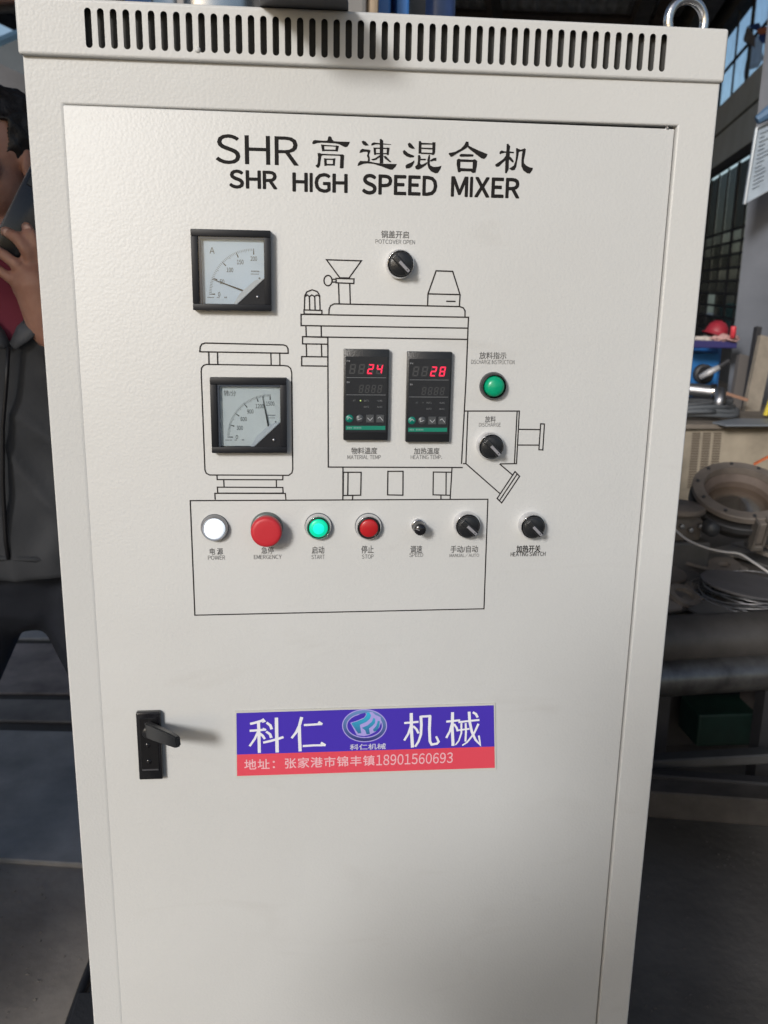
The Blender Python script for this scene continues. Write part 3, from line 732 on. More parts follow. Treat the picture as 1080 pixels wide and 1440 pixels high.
# speed knob
c = aty(590, 743, -.013)
bm = B(); lathe(bm, [(.0078, 0), (.0078, .003), (.0070, .0042), (.004, .0044)], 30); root = part_at('speed_knob', bm, CHROME, c, 'small black turning knob above SPEED', smooth=True)
bm = B()
prof = [(.0066, .004), (.0072, .006), (.0066, .008), (.0062, .0125), (.0064, .019), (.0056, .0205), (.0, .0208)]
n = 36; rings = []
for (r_, h_) in prof:
    rings.append([bm.verts.new((r_*(1+(.045 if k % 2 else -.02)*(h_ > .007 and h_ < .0195))*cos(2*pi*k/n), -h_, r_*(1+(.045 if k % 2 else -.02)*(h_ > .007 and h_ < .0195))*sin(2*pi*k/n))) for k in range(n)])
for i in range(len(rings)-1):
    for k in range(n): bm.faces.new((rings[i][k], rings[i][(k+1) % n], rings[i+1][(k+1) % n], rings[i+1][k]))
obj('knurled_cap', bm, BLKG, root, angle=60)
bm = B(); stroke(bm, [(-.001, .0), (-.0055, .0015)], .0008, -.0211); obj('pointer_line', bm, mat('pointer_grey', (.3, .3, .3)), root)
# emergency stop
c = aty(374.5, 749, -.0215)
bm = B(); lathe(bm, [(.0174, 0), (.0174, .0028), (.0168, .0045), (.0158, .0052), (.012, .0065), (.012, .004)], 48); root = part_at('emergency_stop', bm, mat('grey_green_ring', (.10, .12, .115), .35), c, 'large red mushroom emergency stop button', smooth=True)
bm = B(); lathe(bm, [(.0105, .004), (.0105, .0105), (.0135, .0110)], 40); obj('stem', bm, REDP, root, smooth=True)
bm = B(); lathe(bm, [(.0130, .0108), (.0150, .0105), (.01655, .0120), (.01675, .0170), (.0164, .0200), (.0155, .0216), (.0143, .0223), (.0120, .0226), (.006, .0226), (0, .0226)], 56); obj('mushroom_head', bm, REDP, root, smooth=True)

# ------------------------------------------------------------------ door handle
a_, b_ = aty(190, 1003, -.008), aty(229, 1096, -.008)
hx0, hx1, hz1, hz0 = a_.x+.0005, aty(227, 1050, -.008).x, aty(208, 1002.5, -.008).z, b_.z
bm = B(); box(bm, hx0, hx1, -.008, 0, hz0, hz1, .0016, 3); hnd = pobj('lock_plate', bm, BLKG, cab, angle=40); hnd['label'] = 'black swing handle lock plate with lever standing out'
cxh = (hx0+hx1)/2
bm = B(); box(bm, hx0+.0035, hx1-.0035, -.0088, -.0078, hz0+.012, hz1-.006, .0004, 1); pobj('recess_rim', bm, mat('black_plastic_b', (.008, .008, .009), .3), hnd)
piv = aty(208, 1026, -.010); tip = aty(251, 1043.5, -.062)
d = (tip-piv)
bm = B()
dn = d.normalized(); side = dn.cross(Vector((0, 0, 1))).normalized(); upv = side.cross(dn).normalized()
def ring4(p, w_, h_): return [p+upv*h_/2+side*w_/2, p+upv*h_/2-side*w_/2, p-upv*h_/2-side*w_/2, p-upv*h_/2+side*w_/2]
secs = [(0, .007, .0185), (.25, .0075, .0180), (.7, .007, .0155), (.93, .0068, .0140), (1.0, .0055, .0105)]
rs = [[bm.verts.new(q) for q in ring4(piv+d*t, w_, h_)] for t, w_, h_ in secs]
for i in range(len(rs)-1):
    for k in range(4): bm.faces.new((rs[i][k], rs[i][(k+1) % 4], rs[i+1][(k+1) % 4], rs[i+1][k]))
bm.faces.new(rs[0][::-1]); bm.faces.new(rs[-1])
bmesh.ops.recalc_face_normals(bm, faces=bm.faces)
bmesh.ops.bevel(bm, geom=[e for e in bm.edges], offset=.0013, segments=2, affect='EDGES')
pobj('lever', bm, mat('lever_black', (.014, .015, .017), .3), hnd, angle=35)
for (x, y_) in ((206, 1019), (207.5, 1048), (209, 1071)):
    q = aty(x, y_, -.0088); bm = B(); lathe(bm, [(0, .0104), (.0018, .0102), (.0031, .0094), (.0033, .0086)], 16, (q.x, 0, q.z)); pobj('lock_button', bm, BLKG, hnd, smooth=True)
pv = aty(204, 1030, -.0088); bm = B(); lathe(bm, [(.0072, .008), (.0072, .0100), (.0064, .0108), (0, .0110)], 28, (cxh, 0, pv.z)); pobj('pivot_boss', bm, BLKP, hnd, smooth=True)
kh = aty(209, 1071, -.0105); bm = B(); box(bm, kh.x-.0004, kh.x+.0004, -.0110, -.0100, kh.z-.0016, kh.z+.0016); pobj('keyhole', bm, mat('rubber_seal', (.01, .01, .01), .8), hnd)
q0, q1 = aty(200, 1083, -.009), aty(223, 1081, -.009)
bm = B(); box(bm, q0.x, q1.x, -.0094, -.0087, q0.z-.0009, q0.z+.0009, .0003, 1); pobj('lip', bm, mat('worn_edge', (.06, .06, .065), .35), hnd)

# ------------------------------------------------------------------ name plate
c00, c10, c11, c01 = aty(332.5, 1002), aty(694, 991), aty(695.5, 1079), aty(333.5, 1090.5)
def plate_pt(u, v):                                  # u 0..1 left-right, v 0..1 top-bottom
    t = c00.lerp(c10, u); b = c01.lerp(c11, u); q = t.lerp(b, v); return (q.x, q.z)
npl_y = -.0012
bm = B(); o_ = [plate_pt(-.006, -.03), plate_pt(1.006, -.03), plate_pt(1.006, 1.04), plate_pt(-.006, 1.04)]
extr(bm, [(x, npl_y, z) for x, z in o_], (0, -npl_y-.0001, 0)); bmesh.ops.recalc_face_normals(bm, faces=bm.faces)
npl = pobj('name_plate', bm, mat('plate_rim', (.50, .50, .47), .4), cab); npl['label'] = 'blue over red name plate with pale rim'
def varied(name, ca, cb, scale=1.2):
    m = mat(name, ca, .38, var=.001, bump=.12, bscale=160); t = m.node_tree
    for n in t.nodes:
        if n.type == 'VALTORGB': n.color_ramp.elements[0].color = (*ca, 1); n.color_ramp.elements[1].color = (*cb, 1)
        if n.type == 'TEX_NOISE': n.inputs['Scale'].default_value = 4; n.inputs['Detail'].default_value = 1
    return m
bm = B(); flat(bm, [plate_pt(0, 0), plate_pt(1, 0), plate_pt(1, .655), plate_pt(0, .655)], npl_y-.0002); pobj('blue_field', bm, varied('print_blue', (.050, .026, .36), (.060, .030, .42)), npl)
bm = B(); flat(bm, [plate_pt(0, .655), plate_pt(1, .655), plate_pt(1, 1), plate_pt(0, 1)], npl_y-.0002); pobj('red_field', bm, varied('print_red', (.62, .055, .085), (.68, .075, .11)), npl)
WHT = mat('print_white', (.70, .71, .76), .5)
NP = [B()]; NL = [0]
def ws(c, pts, wd, taper=1.0):
    NL[0] += 1; y = npl_y-.0004-NL[0]*.000006
    p = c(pts); n_ = len(p)
    w_ = [wd*(1-(1-taper)*i/(n_-1)) for i in range(n_)]
    stroke(NP[-1], p, w_, y)
c = crop(340, 1000, 8.31); W_ = .0031
ws(c, [(98, 142), (150, 130), (225, 108), (262, 88)], W_*.95); ws(c, [(245, 80), (272, 110), (240, 125)], W_*.5)
ws(c, [(195, 118), (200, 220), (206, 480)], W_*1.15); ws(c, [(92, 222), (200, 216), (280, 208)], W_*.9); ws(c, [(245, 195), (285, 212)], W_*.7)
ws(c, [(190, 235), (150, 320), (92, 402)], W_*.85); ws(c, [(212, 255), (245, 280), (270, 318)], W_, .9)
ws(c, [(290, 125), (335, 160), (350, 205)], W_*.9, 1.2); ws(c, [(285, 230), (330, 262), (346, 305)], W_*.9, 1.2)
ws(c, [(250, 360), (330, 342), (420, 318), (488, 295)], W_*.9, 1.1); ws(c, [(405, 68), (408, 250), (414, 475)], W_*1.25)
NP.append(B()); ws(c, [(700, 62), (672, 165), (635, 240), (582, 308)], W_*1.2, .7); ws(c, [(672, 170), (675, 300), (682, 462)], W_*1.2)
ws(c, [(725, 155), (830, 150), (940, 142)], W_*.85); ws(c, [(895, 118), (940, 146)], W_*.9); ws(c, [(712, 400), (840, 392), (978, 390)], W_*.85); ws(c, [(925, 360), (978, 392)], W_*.9)
c = crop(560, 990, 8.31)
NP.append(B()); ws(c, [(68, 215), (150, 208), (235, 200)], W_*.85); ws(c, [(150, 98), (152, 300), (165, 500)], W_*1.2); ws(c, [(148, 240), (115, 340), (68, 418)], W_*.85); ws(c, [(172, 250), (210, 285), (235, 335)], W_*.85)
ws(c, [(262, 130), (268, 240), (262, 350), (235, 430), (195, 490)], W_*1.1, .75); ws(c, [(262, 140), (380, 132)], W_*.9); ws(c, [(368, 128), (362, 280), (368, 430), (388, 465), (450, 455), (470, 432), (440, 370)], W_*1.15, .7)
NP.append(B()); ws(c, [(558, 198), (640, 190), (720, 182)], W_*.85); ws(c, [(632, 88), (628, 280), (638, 480)], W_*1.15); ws(c, [(622, 230), (600, 310), (558, 388)], W_*.85); ws(c, [(648, 225), (680, 270), (692, 310)], W_*.8)
ws(c, [(700, 205), (820, 190), (945, 178)], W_*.8); ws(c, [(690, 300), (760, 290), (830, 282)], W_*.7); ws(c, [(735, 215), (735, 330), (705, 420), (665, 470)], W_*.75, .7); ws(c, [(785, 215), (788, 320), (782, 430)], W_*.75)
ws(c, [(825, 82), (832, 200), (858, 320), (900, 410), (955, 468), (938, 360)], W_*1.1, .7); ws(c, [(935, 222), (880, 340), (800, 440), (745, 475)], W_*.9, .6); ws(c, [(868, 88), (905, 110), (925, 150)], W_*.9)
for b_ in NP: pobj('maker_character', b_, WHT, npl)
def nptext(name, s, u0, u1, v0, v1, m, bold=.01, space=1.0):
    a = plate_pt(u0, v1); b = plate_pt(u1, v0)
    o = text(name, s, m, npl, a[0], b[0], a[1], b[1], npl_y-.0004, bold, space)
    return o
PINKW = mat('print_pale_pink', (.72, .42, .46), .5)
nptext('address_line', '地址：张家港市锦丰镇', .028, .528, .730, .905, PINKW, .012, 1.12)
nptext('phone_line', '18901560693', .533, .835, .725, .90, PINKW, .006, 1.12)
nptext('small_characters', '科仁机械', .432, .572, .545, .640, mat('print_lilac', (.50, .50, .62), .5), .015)
# emblem: ring and swooping bands
EM = crop(470, 985, 12.0)
def emb(pts, m, name, lift):
    bm = B(); flat(bm, EM(pts), npl_y-.0004-lift); pobj(name, bm, m, npl)
def grad_mat(name, ca, cb, z0, z1):
    m = bpy.data.materials.new(name); m.use_nodes = True; t = m.node_tree; b = t.nodes['Principled BSDF']; b.inputs['Roughness'].default_value = .45
    g = t.nodes.new('ShaderNodeNewGeometry'); s = t.nodes.new('ShaderNodeSeparateXYZ'); mr = t.nodes.new('ShaderNodeMapRange'); r = t.nodes.new('ShaderNodeValToRGB')
    mr.inputs['From Min'].default_value = z0; mr.inputs['From Max'].default_value = z1
    r.color_ramp.elements[0].color = (*ca, 1); r.color_ramp.elements[1].color = (*cb, 1)
    t.links.new(g.outputs['Position'], s.inputs[0]); t.links.new(s.outputs['Z'], mr.inputs['Value']); t.links.new(mr.outputs['Result'], r.inputs['Fac']); t.links.new(r.outputs['Color'], b.inputs['Base Color']); return m
ez1, ez0 = EM([(500, 160)])[0][1], EM([(500, 670)])[0][1]
GB = grad_mat('emblem_print', (.030, .035, .19), (.03, .38, .58), ez0, ez1-.004)
GR = grad_mat('emblem_ring_print', (.025, .025, .16), (.12, .24, .48), ez0, ez1)
HALO = mat('emblem_outline', (.34, .30, .66), .5)
def ell(cx_, cy_, rx, ry, n_=40): return [(cx_+rx*cos(2*pi*k/n_), cy_+ry*sin(2*pi*k/n_)) for k in range(n_)]
def ring_print(name, cx_, cy_, rx, ry, w_, m, lift, a0=0, a1=2*pi, wfun=None):
    bm = B(); n_ = 64; y = npl_y-.0004-lift; o1 = []; i1 = []
    for k in range(n_+1):
        a = a0+(a1-a0)*k/n_; ww = w_*(wfun(a) if wfun else 1)
        o1.append((cx_+(rx+ww/2)*cos(a), cy_+(ry+ww/2)*sin(a))); i1.append((cx_+(rx-ww/2)*cos(a), cy_+(ry-ww/2)*sin(a)))
    O = [bm.verts.new((x, y, z)) for x, z in EM(o1)]; Ii = [bm.verts.new((x, y, z)) for x, z in EM(i1)]
    for k in range(n_): bm.faces.new((O[k], O[k+1], Ii[k+1], Ii[k]))
    pobj(name, bm, m, npl)
ring_print('emblem_outline', 510, 415, 335, 235, 88, HALO, .00002)
ring_print('emblem_ring', 510, 415, 335, 235, 54, GR, .00006)
swA = [(285, 372), (400, 335), (500, 290), (545, 235), (540, 195), (590, 190), (622, 240), (600, 300), (540, 350), (430, 400), (455, 540), (400, 545)]
def grow(p, k):
    cx_ = sum(x for x, y in p)/len(p); cy_ = sum(y for x, y in p)/len(p)
    return [(cx_+(x-cx_)*k, cy_+(y-cy_)*k) for x, y in p]
emb([(270, 365), (400, 322), (500, 278), (560, 190), (640, 180), (690, 230), (780, 270), (790, 350), (760, 440), (690, 520), (590, 570), (500, 590), (380, 575)], HALO, 'emblem_back', .0001)
emb(swA, GB, 'emblem_band', .00014)
emb([(465, 450), (560, 410), (630, 350), (660, 280), (690, 300), (685, 370), (640, 420), (585, 460), (600, 555), (545, 560), (520, 490)], GB, 'emblem_band', .00018)
emb([(650, 480), (705, 420), (735, 330), (765, 340), (760, 420), (715, 500), (670, 515)], GB, 'emblem_band', .00022)
emb([(300, 330), (350, 260), (440, 215), (520, 195), (530, 225), (480, 275), (400, 305)], MATS['print_blue'], 'emblem_gap', .00026)

_mat = mat
def mat(name, col, *a, **k):
    """workshop surfaces: base colours lifted to stand in for missing hall light"""
    if name in MATS: return MATS[name]
    f = 1.75
    col = tuple(min(.66, c*f) for c in col)
    if k.get('vcol'): k['vcol'] = tuple(min(.6, c*f) for c in k['vcol'])
    return _mat(name, col, *a, **k)
# ================================================================== THE WORKSHOP
CONC = mat('concrete_floor', (.075, .069, .063), .75, bump=.5, bscale=35, var=.45, vscale=2.2, bdist=.004)
bm = B(); quad(bm, (-40, -40, 0), (40, -40, 0), (40, 60, 0), (-40, 60, 0))
tag(obj('floor', bm, CONC), kind='structure')
bm = B(); quad(bm, (-6, -.9, .004), (-.16, -.9, .004), (-.16, 1.16, .004), (-6, 1.16, .004))  # paler sheet: brighter light on the left floor put into its colour
tag(obj('lit_floor_sheet', bm, mat('lit_concrete', (.20, .18, .162), .8, bump=.5, bscale=30, var=.45, vscale=3, bdist=.004)), kind='structure')
PLATE = mat('floor_plate_steel', (.28, .275, .27), .55, .15, bump=.4, bscale=18, var=.45, vscale=3.5, bdist=.003)
def slab(name, pts, z0, z1, m, label, cat, group=None, bev=.003):
    bm = B(); n0 = len(pts)
    lo = [bm.verts.new((x, y, z0)) for x, y in pts]; hi = [bm.verts.new((x, y, z1)) for x, y in pts]
    bm.faces.new(lo[::-1]); bm.faces.new(hi)
    for i in range(n0): bm.faces.new((lo[i], lo[(i+1) % n0], hi[(i+1) % n0], hi[i]))
    bmesh.ops.recalc_face_normals(bm, faces=bm.faces)
    if bev: bmesh.ops.bevel(bm, geom=list(bm.edges), offset=bev, segments=1, affect='EDGES')
    return thing1(name, bm, m, label, cat, group)
def gz(px, py, z=0): q = atz(px, py, z); return (q.x, q.y)
slab('steel_plate', [gz(-260, 1190, .016), gz(150, 1217, .016), gz(180, 1030, .016), gz(-200, 1022, .016)], .001, .016, PLATE, 'broad bluish steel plate lying on the floor, nearest on the left', 'steel plate', 'steel plates on the left floor')
slab('steel_plate', [gz(-200, 1008, .012), gz(180, 1016, .012), gz(190, 985, .012), gz(-190, 980, .012)], .001, .012, mat('rusty_plate', (.20, .185, .175), .6, .1, bump=.4, bscale=20, var=.4, vscale=4), 'narrow dark strip of steel between two floor plates on the left', 'steel plate', 'steel plates on the left floor')
slab('steel_plate', [gz(-190, 972, .01), gz(200, 976, .01), gz(210, 906, .01), gz(-150, 903, .01)], .001, .01, mat('brown_plate', (.27, .235, .22), .7, .0, bump=.4, bscale=20, var=.5, vscale=5), 'brownish steel plate on the floor behind the person', 'steel plate', 'steel plates on the left floor')
slab('steel_plate', [gz(-150, 896, .014), gz(200, 898, .014), gz(200, 800, .014), gz(-100, 800, .014)], .001, .014, mat('pale_plate', (.34, .34, .34), .6, .1, bump=.3, bscale=20, var=.3, vscale=6), 'paler grey steel plate farthest back on the left floor', 'steel plate', 'steel plates on the left floor')
# black hose on the floor, lower left
bm = B(); h_ = [atz(x, y, .012) for x, y in ((80, 1500), (100, 1436), (118, 1385), (136, 1340), (160, 1300), (215, 1270), (300, 1262))]
tube(bm, h_, .011, 10); thing1('rubber_hose', bm, mat('hose_black', (.012, .012, .013), .45), 'black rubber hose running along the floor beside the cabinet foot', 'hose', smooth=True)
bm = B()
q = atz(112, 1455, .0)
box(bm, q.x-.02, q.x+.30, q.y-.16, q.y+.08, .001, .03, .004); thing1('rubber_mat', bm, mat('mat_black', (.014, .015, .018), .7, bump=.5, bscale=120), 'black rubber mat on the floor at the cabinet foot', 'mat')

# ---------------------------------------------------------------- hall shell
wa = radians(15.1); WD = Vector((sin(wa), cos(wa), 0)); WN = Vector((cos(wa), -sin(wa), 0)); WP = Vector((7.575, 15.372, 0))
def wl(t, z, o=0.0): p = WP+WD*t+WN*o; return Vector((p.x, p.y, z))
def wbox(bm, t0, t1, o0, o1, z0, z1):
    vsx = box(bm, 0, 1, 0, 1, 0, 1)
    for v in vsx:
        p = wl(t0+(t1-t0)*v.co.y, z0+(z1-z0)*v.co.z, o0+(o1-o0)*v.co.x); v.co = p
WALLG = mat('wall_grey', (.28, .315, .36), .7, bump=.2, bscale=12, var=.15, vscale=1.2)
WALLD = mat('wall_dark', (.05, .053, .058), .8, bump=.2, bscale=12, var=.3, vscale=1.2)
FRAME_ = mat('window_frame_dark', (.022, .025, .032), .55)
wallr = empty('side_wall', wl(0, 0), 'long grey side wall with a bright strip of high windows and grimy lower windows', 'wall')
bm = B(); wbox(bm, -16, 14, 0, .25, 3.66, 4.74); pobj('wall_band', bm, WALLG, wallr)
bm = B(); wbox(bm, -16, 14, -.02, 0, 4.22, 4.25); pobj('band_seam', bm, WALLD, wallr)
bm = B(); wbox(bm, -16, 14, 0, .25, 0, .55); pobj('dado', bm, WALLD, wallr)
bm = B(); wbox(bm, -16, 14, 0, .25, 6.2, 7.6); pobj('wall_top', bm, WALLD, wallr)
bm = B(); wbox(bm, -16, 14, -.03, .05, 3.52, 3.66); pobj('window_head', bm, FRAME_, wallr)
up = empty('upper_window', (0, 0, 0)); up.parent = wallr; up.matrix_parent_inverse = Matrix.Translation(-wallr.location)
posts = [-.77+1.235*(k-10) for k in range(22)]
for i, t in enumerate(posts):
    big = (i % 2 == 0)
    bm = B(); wbox(bm, t-(.10 if big else .035), t+(.10 if big else .035), .085, .11, 4.74, 6.2); pobj('mullion', bm, FRAME_, up)
bm = B(); wbox(bm, -16, 14, .084, .111, 5.39, 5.44); pobj('transom', bm, FRAME_, up)
for i in range(len(posts)-1):
    for (z0, z1) in ((4.74, 5.38), (5.45, 6.2)):
        bm = B(); wbox(bm, posts[i]+.035, posts[i+1]-.035, .095, .1, z0, z1); pobj('pane', bm, PANE, up)
lo_ = empty('lower_window', (0, 0, 0)); lo_.parent = wallr; lo_.matrix_parent_inverse = Matrix.Translation(-wallr.location)
ts = [-14+.86*k for k in range(32)]
zsx = [.55, .78, 1.0, 1.2, 1.41, 1.62, 1.83, 2.05, 2.25, 2.45, 3.52]
G1 = pane_mat('glazing_grey_dark', (.26, .27, .28), .45); G2 = pane_mat('glazing_grey', (.42, .43, .44), .45); G3 = pane_mat('glazing_pale', (.62, .63, .64), .45)
for i, t in enumerate(ts):
    bm = B(); big = i % 3 == 0; wbox(bm, t-(.09 if big else .045), t+(.09 if big else .045), .055, .075, .55, 3.52); pobj('mullion', bm, FRAME_, lo_)
for z in zsx[1:-1]:
    bm = B(); wbox(bm, -16, 14, .054, .076, z-.022, z+.022); pobj('glazing_bar', bm, FRAME_, lo_)
rnd = random.Random(3); pane_cache = {}
for i in range(len(ts)-1):
    if ts[i] < -7 or ts[i] > 8: continue
    for j in range(len(zsx)-1):
        m_ = rnd.choice([G1, G1, G2, G2, G3]) if j < 9 else rnd.choice([G1, G1, G2])
        if 0 <= i-16 <= 0 and zsx[j] in (1.0, 1.2): m_ = PANE
        key = (j, m_.name)
        if key not in pane_cache:
            bm = B(); wbox(bm, ts[i]+.045, ts[i+1]-.045, .0765, .08, zsx[j]+.022, zsx[j+1]-.022)
            me = bpy.data.meshes.new('pane'); 
            for v in bm.verts: v.co -= wl(ts[i], 0)
            bm.to_mesh(me); bm.free(); me.materials.append(m_); pane_cache[key] = me
        o = bpy.data.objects.new('pane', pane_cache[key]); COL.objects.link(o); o.parent = lo_; o.matrix_parent_inverse = Matrix.Translation(-wallr.location) @ Matrix.Identity(4)
        o.matrix_parent_inverse = Matrix.Identity(4)
        o.location = wl(ts[i], 0)
for (t0, t1) in ((-16, -6.7), (8.3, 14)):
    bm = B(); wbox(bm, t0, t1, .085, .1, .5, 3.6); pobj('blind_panel', bm, G1, lo_)
# outside: neighbouring building and yard seen through panes are only sky; ground continues as the floor
# roof: corrugated sheets on purlins and trusses, laid out along the side wall
roof = empty('workshop_roof', (0, 8, 7.4), 'dark corrugated workshop roof on steel beams', 'roof')
ROOFM = mat('roof_sheet', (.33, .33, .33), .7, bump=.2, bscale=20, var=.35, vscale=2); BEAM = mat('beam_brown', (.05, .042, .04), .65, var=.3, vscale=4)
RT0, RT1, RO0, RO1 = -19.5, 14.0, -15.0, .28
def roofz(o): return 7.45-abs(o+7.3)*.06
bm = B(); nx = 260; rows = []
for t_ in (RT0, RT1):
    rows.append([bm.verts.new(wl(t_, roofz(RO0+(RO1-RO0)*k/nx)+.03*(1 if k % 4 in (1, 2) else -1), RO0+(RO1-RO0)*k/nx)) for k in range(nx+1)])
def added_strip(k):
    o_ = RO0+(RO1-RO0)*(k+.5)/nx
    return any(a_ < o_ < b_ for a_, b_ in ((-13.6, -12.0), (-11.0, -9.4), (-8.6, -7.0)))
for k in range(nx):
    if not added_strip(k): bm.faces.new((rows[0][k], rows[0][k+1], rows[1][k+1], rows[1][k]))
sb = B()
for a_, b_ in ((-13.6, -12.0), (-11.0, -9.4), (-8.6, -7.0)):
    quad(sb, wl(RT0, roofz(a_)+.02, a_), wl(RT0, roofz(b_)+.02, b_), wl(RT1, roofz(b_)+.02, b_), wl(RT1, roofz(a_)+.02, a_))
pobj('added_skylight', sb, PANE, roof)  # strips added out of view to brighten the hall
pobj('corrugated_sheet', bm, ROOFM, roof)
for k in range(15):
    t_ = RT0+.3+2.3*k; bm = B()
    for (oa, ob) in ((RO0, -7.3), (-7.3, RO1)): tube(bm, [wl(t_, roofz(oa)-.14, oa), wl(t_, roofz(ob)-.14, ob)], .09, 4)
    pobj('purlin', bm, BEAM, roof)
for k in range(5):
    o_ = -14.2+3.3*k
    bm = B(); tube(bm, [wl(RT0, roofz(o_)-.4, o_), wl(RT1, roofz(o_)-.4, o_)], .16, 4); pobj('roof_beam', bm, BEAM, roof)
# crane rail girder: dark sloping band above the window wall
bm = B(); wbox(bm, -17, 14, -.55, -.18, 6.35, 6.9); pobj('crane_rail', bm, mat('girder', (.075, .07, .066), .7, var=.3, vscale=2), roof)
bm = B(); wbox(bm, -17, 14, -1.5, -1.2, 6.7, 7.1); pobj('crane_rail', bm, MATS['girder'], roof)
# end wall with a bright opening high on the left
YB = 19.0
o0, o1, o2, o3 = aty(-60, 22, YB), aty(60, 14, YB), aty(60, 31, YB), aty(-60, 81, YB)
endw = empty('end_wall', (0, YB, 0), 'dark end wall of the workshop with a slanting bright opening high on the left', 'wall')
cu = plate_with_holes([(-14, 0), (2.2, 0), (2.2, 8), (-14, 8)], [[(o0.x, o0.z), (o3.x, o3.z), (o2.x, o2.z), (o1.x, o1.z)]], .15)
for v in cu.vertices: v.co.y += YB
link('wall_sheet', cu, mat('end_wall_sheet', (.06, .062, .068), .8, bump=.2, bscale=4, var=.35, vscale=.7), endw, world=True)
bm = B(); box(bm, 2.2, 2.35, YB, 25.9, 0, 8); pobj('return_wall', bm, MATS['end_wall_sheet'], endw)
bm = B(); box(bm, 2.35, 10.2, 25.8, 25.9, 0, 8); pobj('far_wall', bm, MATS['end_wall_sheet'], endw)
bm = B(); tube(bm, [o3+Vector((0, -.15, -.1)), o2+Vector((0, -.15, -.1))], .10, 6); pobj('opening_sill', bm, mat('sill_blue', (.10, .20, .34), .5), endw)
bm = B(); tube(bm, [o0+Vector((0, -.15, .25)), o1+Vector((0, -.15, .25))], .16, 6); pobj('opening_head', bm, mat('rust_beam', (.22, .13, .10), .6), endw)
bm = B(); wbox(bm, -19.5, 14, -15.2, -15.0, 0, 3.0); leftw = thing1('left_wall', bm, WALLD, 'plain dark wall along the left side of the workshop', 'wall')

SCREEN = mat('shade_screen_grey', (.10, .11, .12), .6, bump=.2, bscale=20, var=.2, vscale=2)  # screen added out of view to keep the sun off the person
for (xa, xb, lb) in ((-6.5, -1.6, 'tall grey screen, added to shade the person, in front left of the cabinet, beside the viewpoint'),):
    lf = empty('shade_screen', ((xa+xb)/2, -1.05, 0), lb, 'shade screen')
    bm = B(); box(bm, xa, xb, -1.08, -1.03, .03, 4.6, .004, 1); pobj('leaf', bm, SCREEN, lf)
    bm = B(); box(bm, xb+.001, xb+.30, -1.078, -1.032, 2.15, 4.6, .004, 1); pobj('upper_panel', bm, SCREEN, lf)
    for k in range(5):
        bm = B(); z_ = .3+k*1.0; box(bm, xa+.01, xb-.01, -1.03, -.98, z_, z_+.08, .004, 1); pobj('rib', bm, SCREEN, lf)

# steel column at the right edge
def vcol(name, pxl, pyl, dist, wdt, dep, z0, z1, m, label, cat):
    q = atd(pxl, pyl, dist); bm = B()
    az_ = atan2(q.x-CAM.x, q.y-CAM.y); R_ = Matrix.Translation((q.x, q.y, 0)) @ Matrix.Rotation(-az_, 4, 'Z')
    # H section
    box(bm, 0, wdt, 0, .018, z0, z1, M=R_); box(bm, 0, wdt, dep-.018, dep, z0, z1, M=R_); box(bm, wdt/2-.01, wdt/2+.01, .018, dep-.018, z0, z1, M=R_)
    return thing1(name, bm, m, label, cat), R_
COLM = mat('column_paint', (.05, .056, .07), .6, bump=.15, bscale=30, var=.25, vscale=3)
colo, RC = vcol('steel_column', 1050, 300, 5.4, .34, .3, 0, 6.6, COLM, 'dark grey steel H column at the right edge with a notice board on it', 'column')
# notice board hanging on the column
bb = [aty(1063, 180, 3.55), aty(1100, 165, 3.55), aty(1090, 262, 3.55), aty(1046, 287, 3.55)]
bm = B(); extr(bm, bb, (0, .012, 0)); bmesh.ops.recalc_face_normals(bm, faces=bm.faces)
nb = thing1('notice_board', bm, mat('board_pale', (.20, .235, .27), .35, var=.35, vscale=6, vcol=(.13, .155, .19)), 'pale bluish plastic notice board hanging askew on the steel column', 'notice board')
bm = B(); tube(bm, [bb[0]+Vector((0, -.01, 0)), bb[3]+Vector((0, -.01, 0)), bb[2]+Vector((0, -.01, 0)), bb[1]+Vector((0, -.01, 0)), bb[0]+Vector((0, -.01, 0))], .006, 6); pobj('rim', bm, mat('board_rim', (.22, .24, .26), .45, .3), nb)
bm = B()
for k in range(14):
    u = k/14*.8+.1
    a = bb[0].lerp(bb[3], u); b = bb[1].lerp(bb[2], u)
    p = a.lerp(b, .2)+Vector((0, -.004, 0)); q = a.lerp(b, .2+.5*random.Random(k).random()+.1)+Vector((0, -.004, 0))
    tube(bm, [p, q], .0035, 4)
pobj('faded_lines', bm, mat('faded_ink', (.145, .17, .20), .6), nb)
bm = B(); tube(bm, [bb[0]+Vector((-.01, -.02, .03)), bb[0]+Vector((.05, -.03, .07)), bb[1]+Vector((0, -.02, .03))], [.02, .035, .02], 8); pobj('blue_tape', bm, mat('tape_blue', (.04, .08, .14), .6), nb)
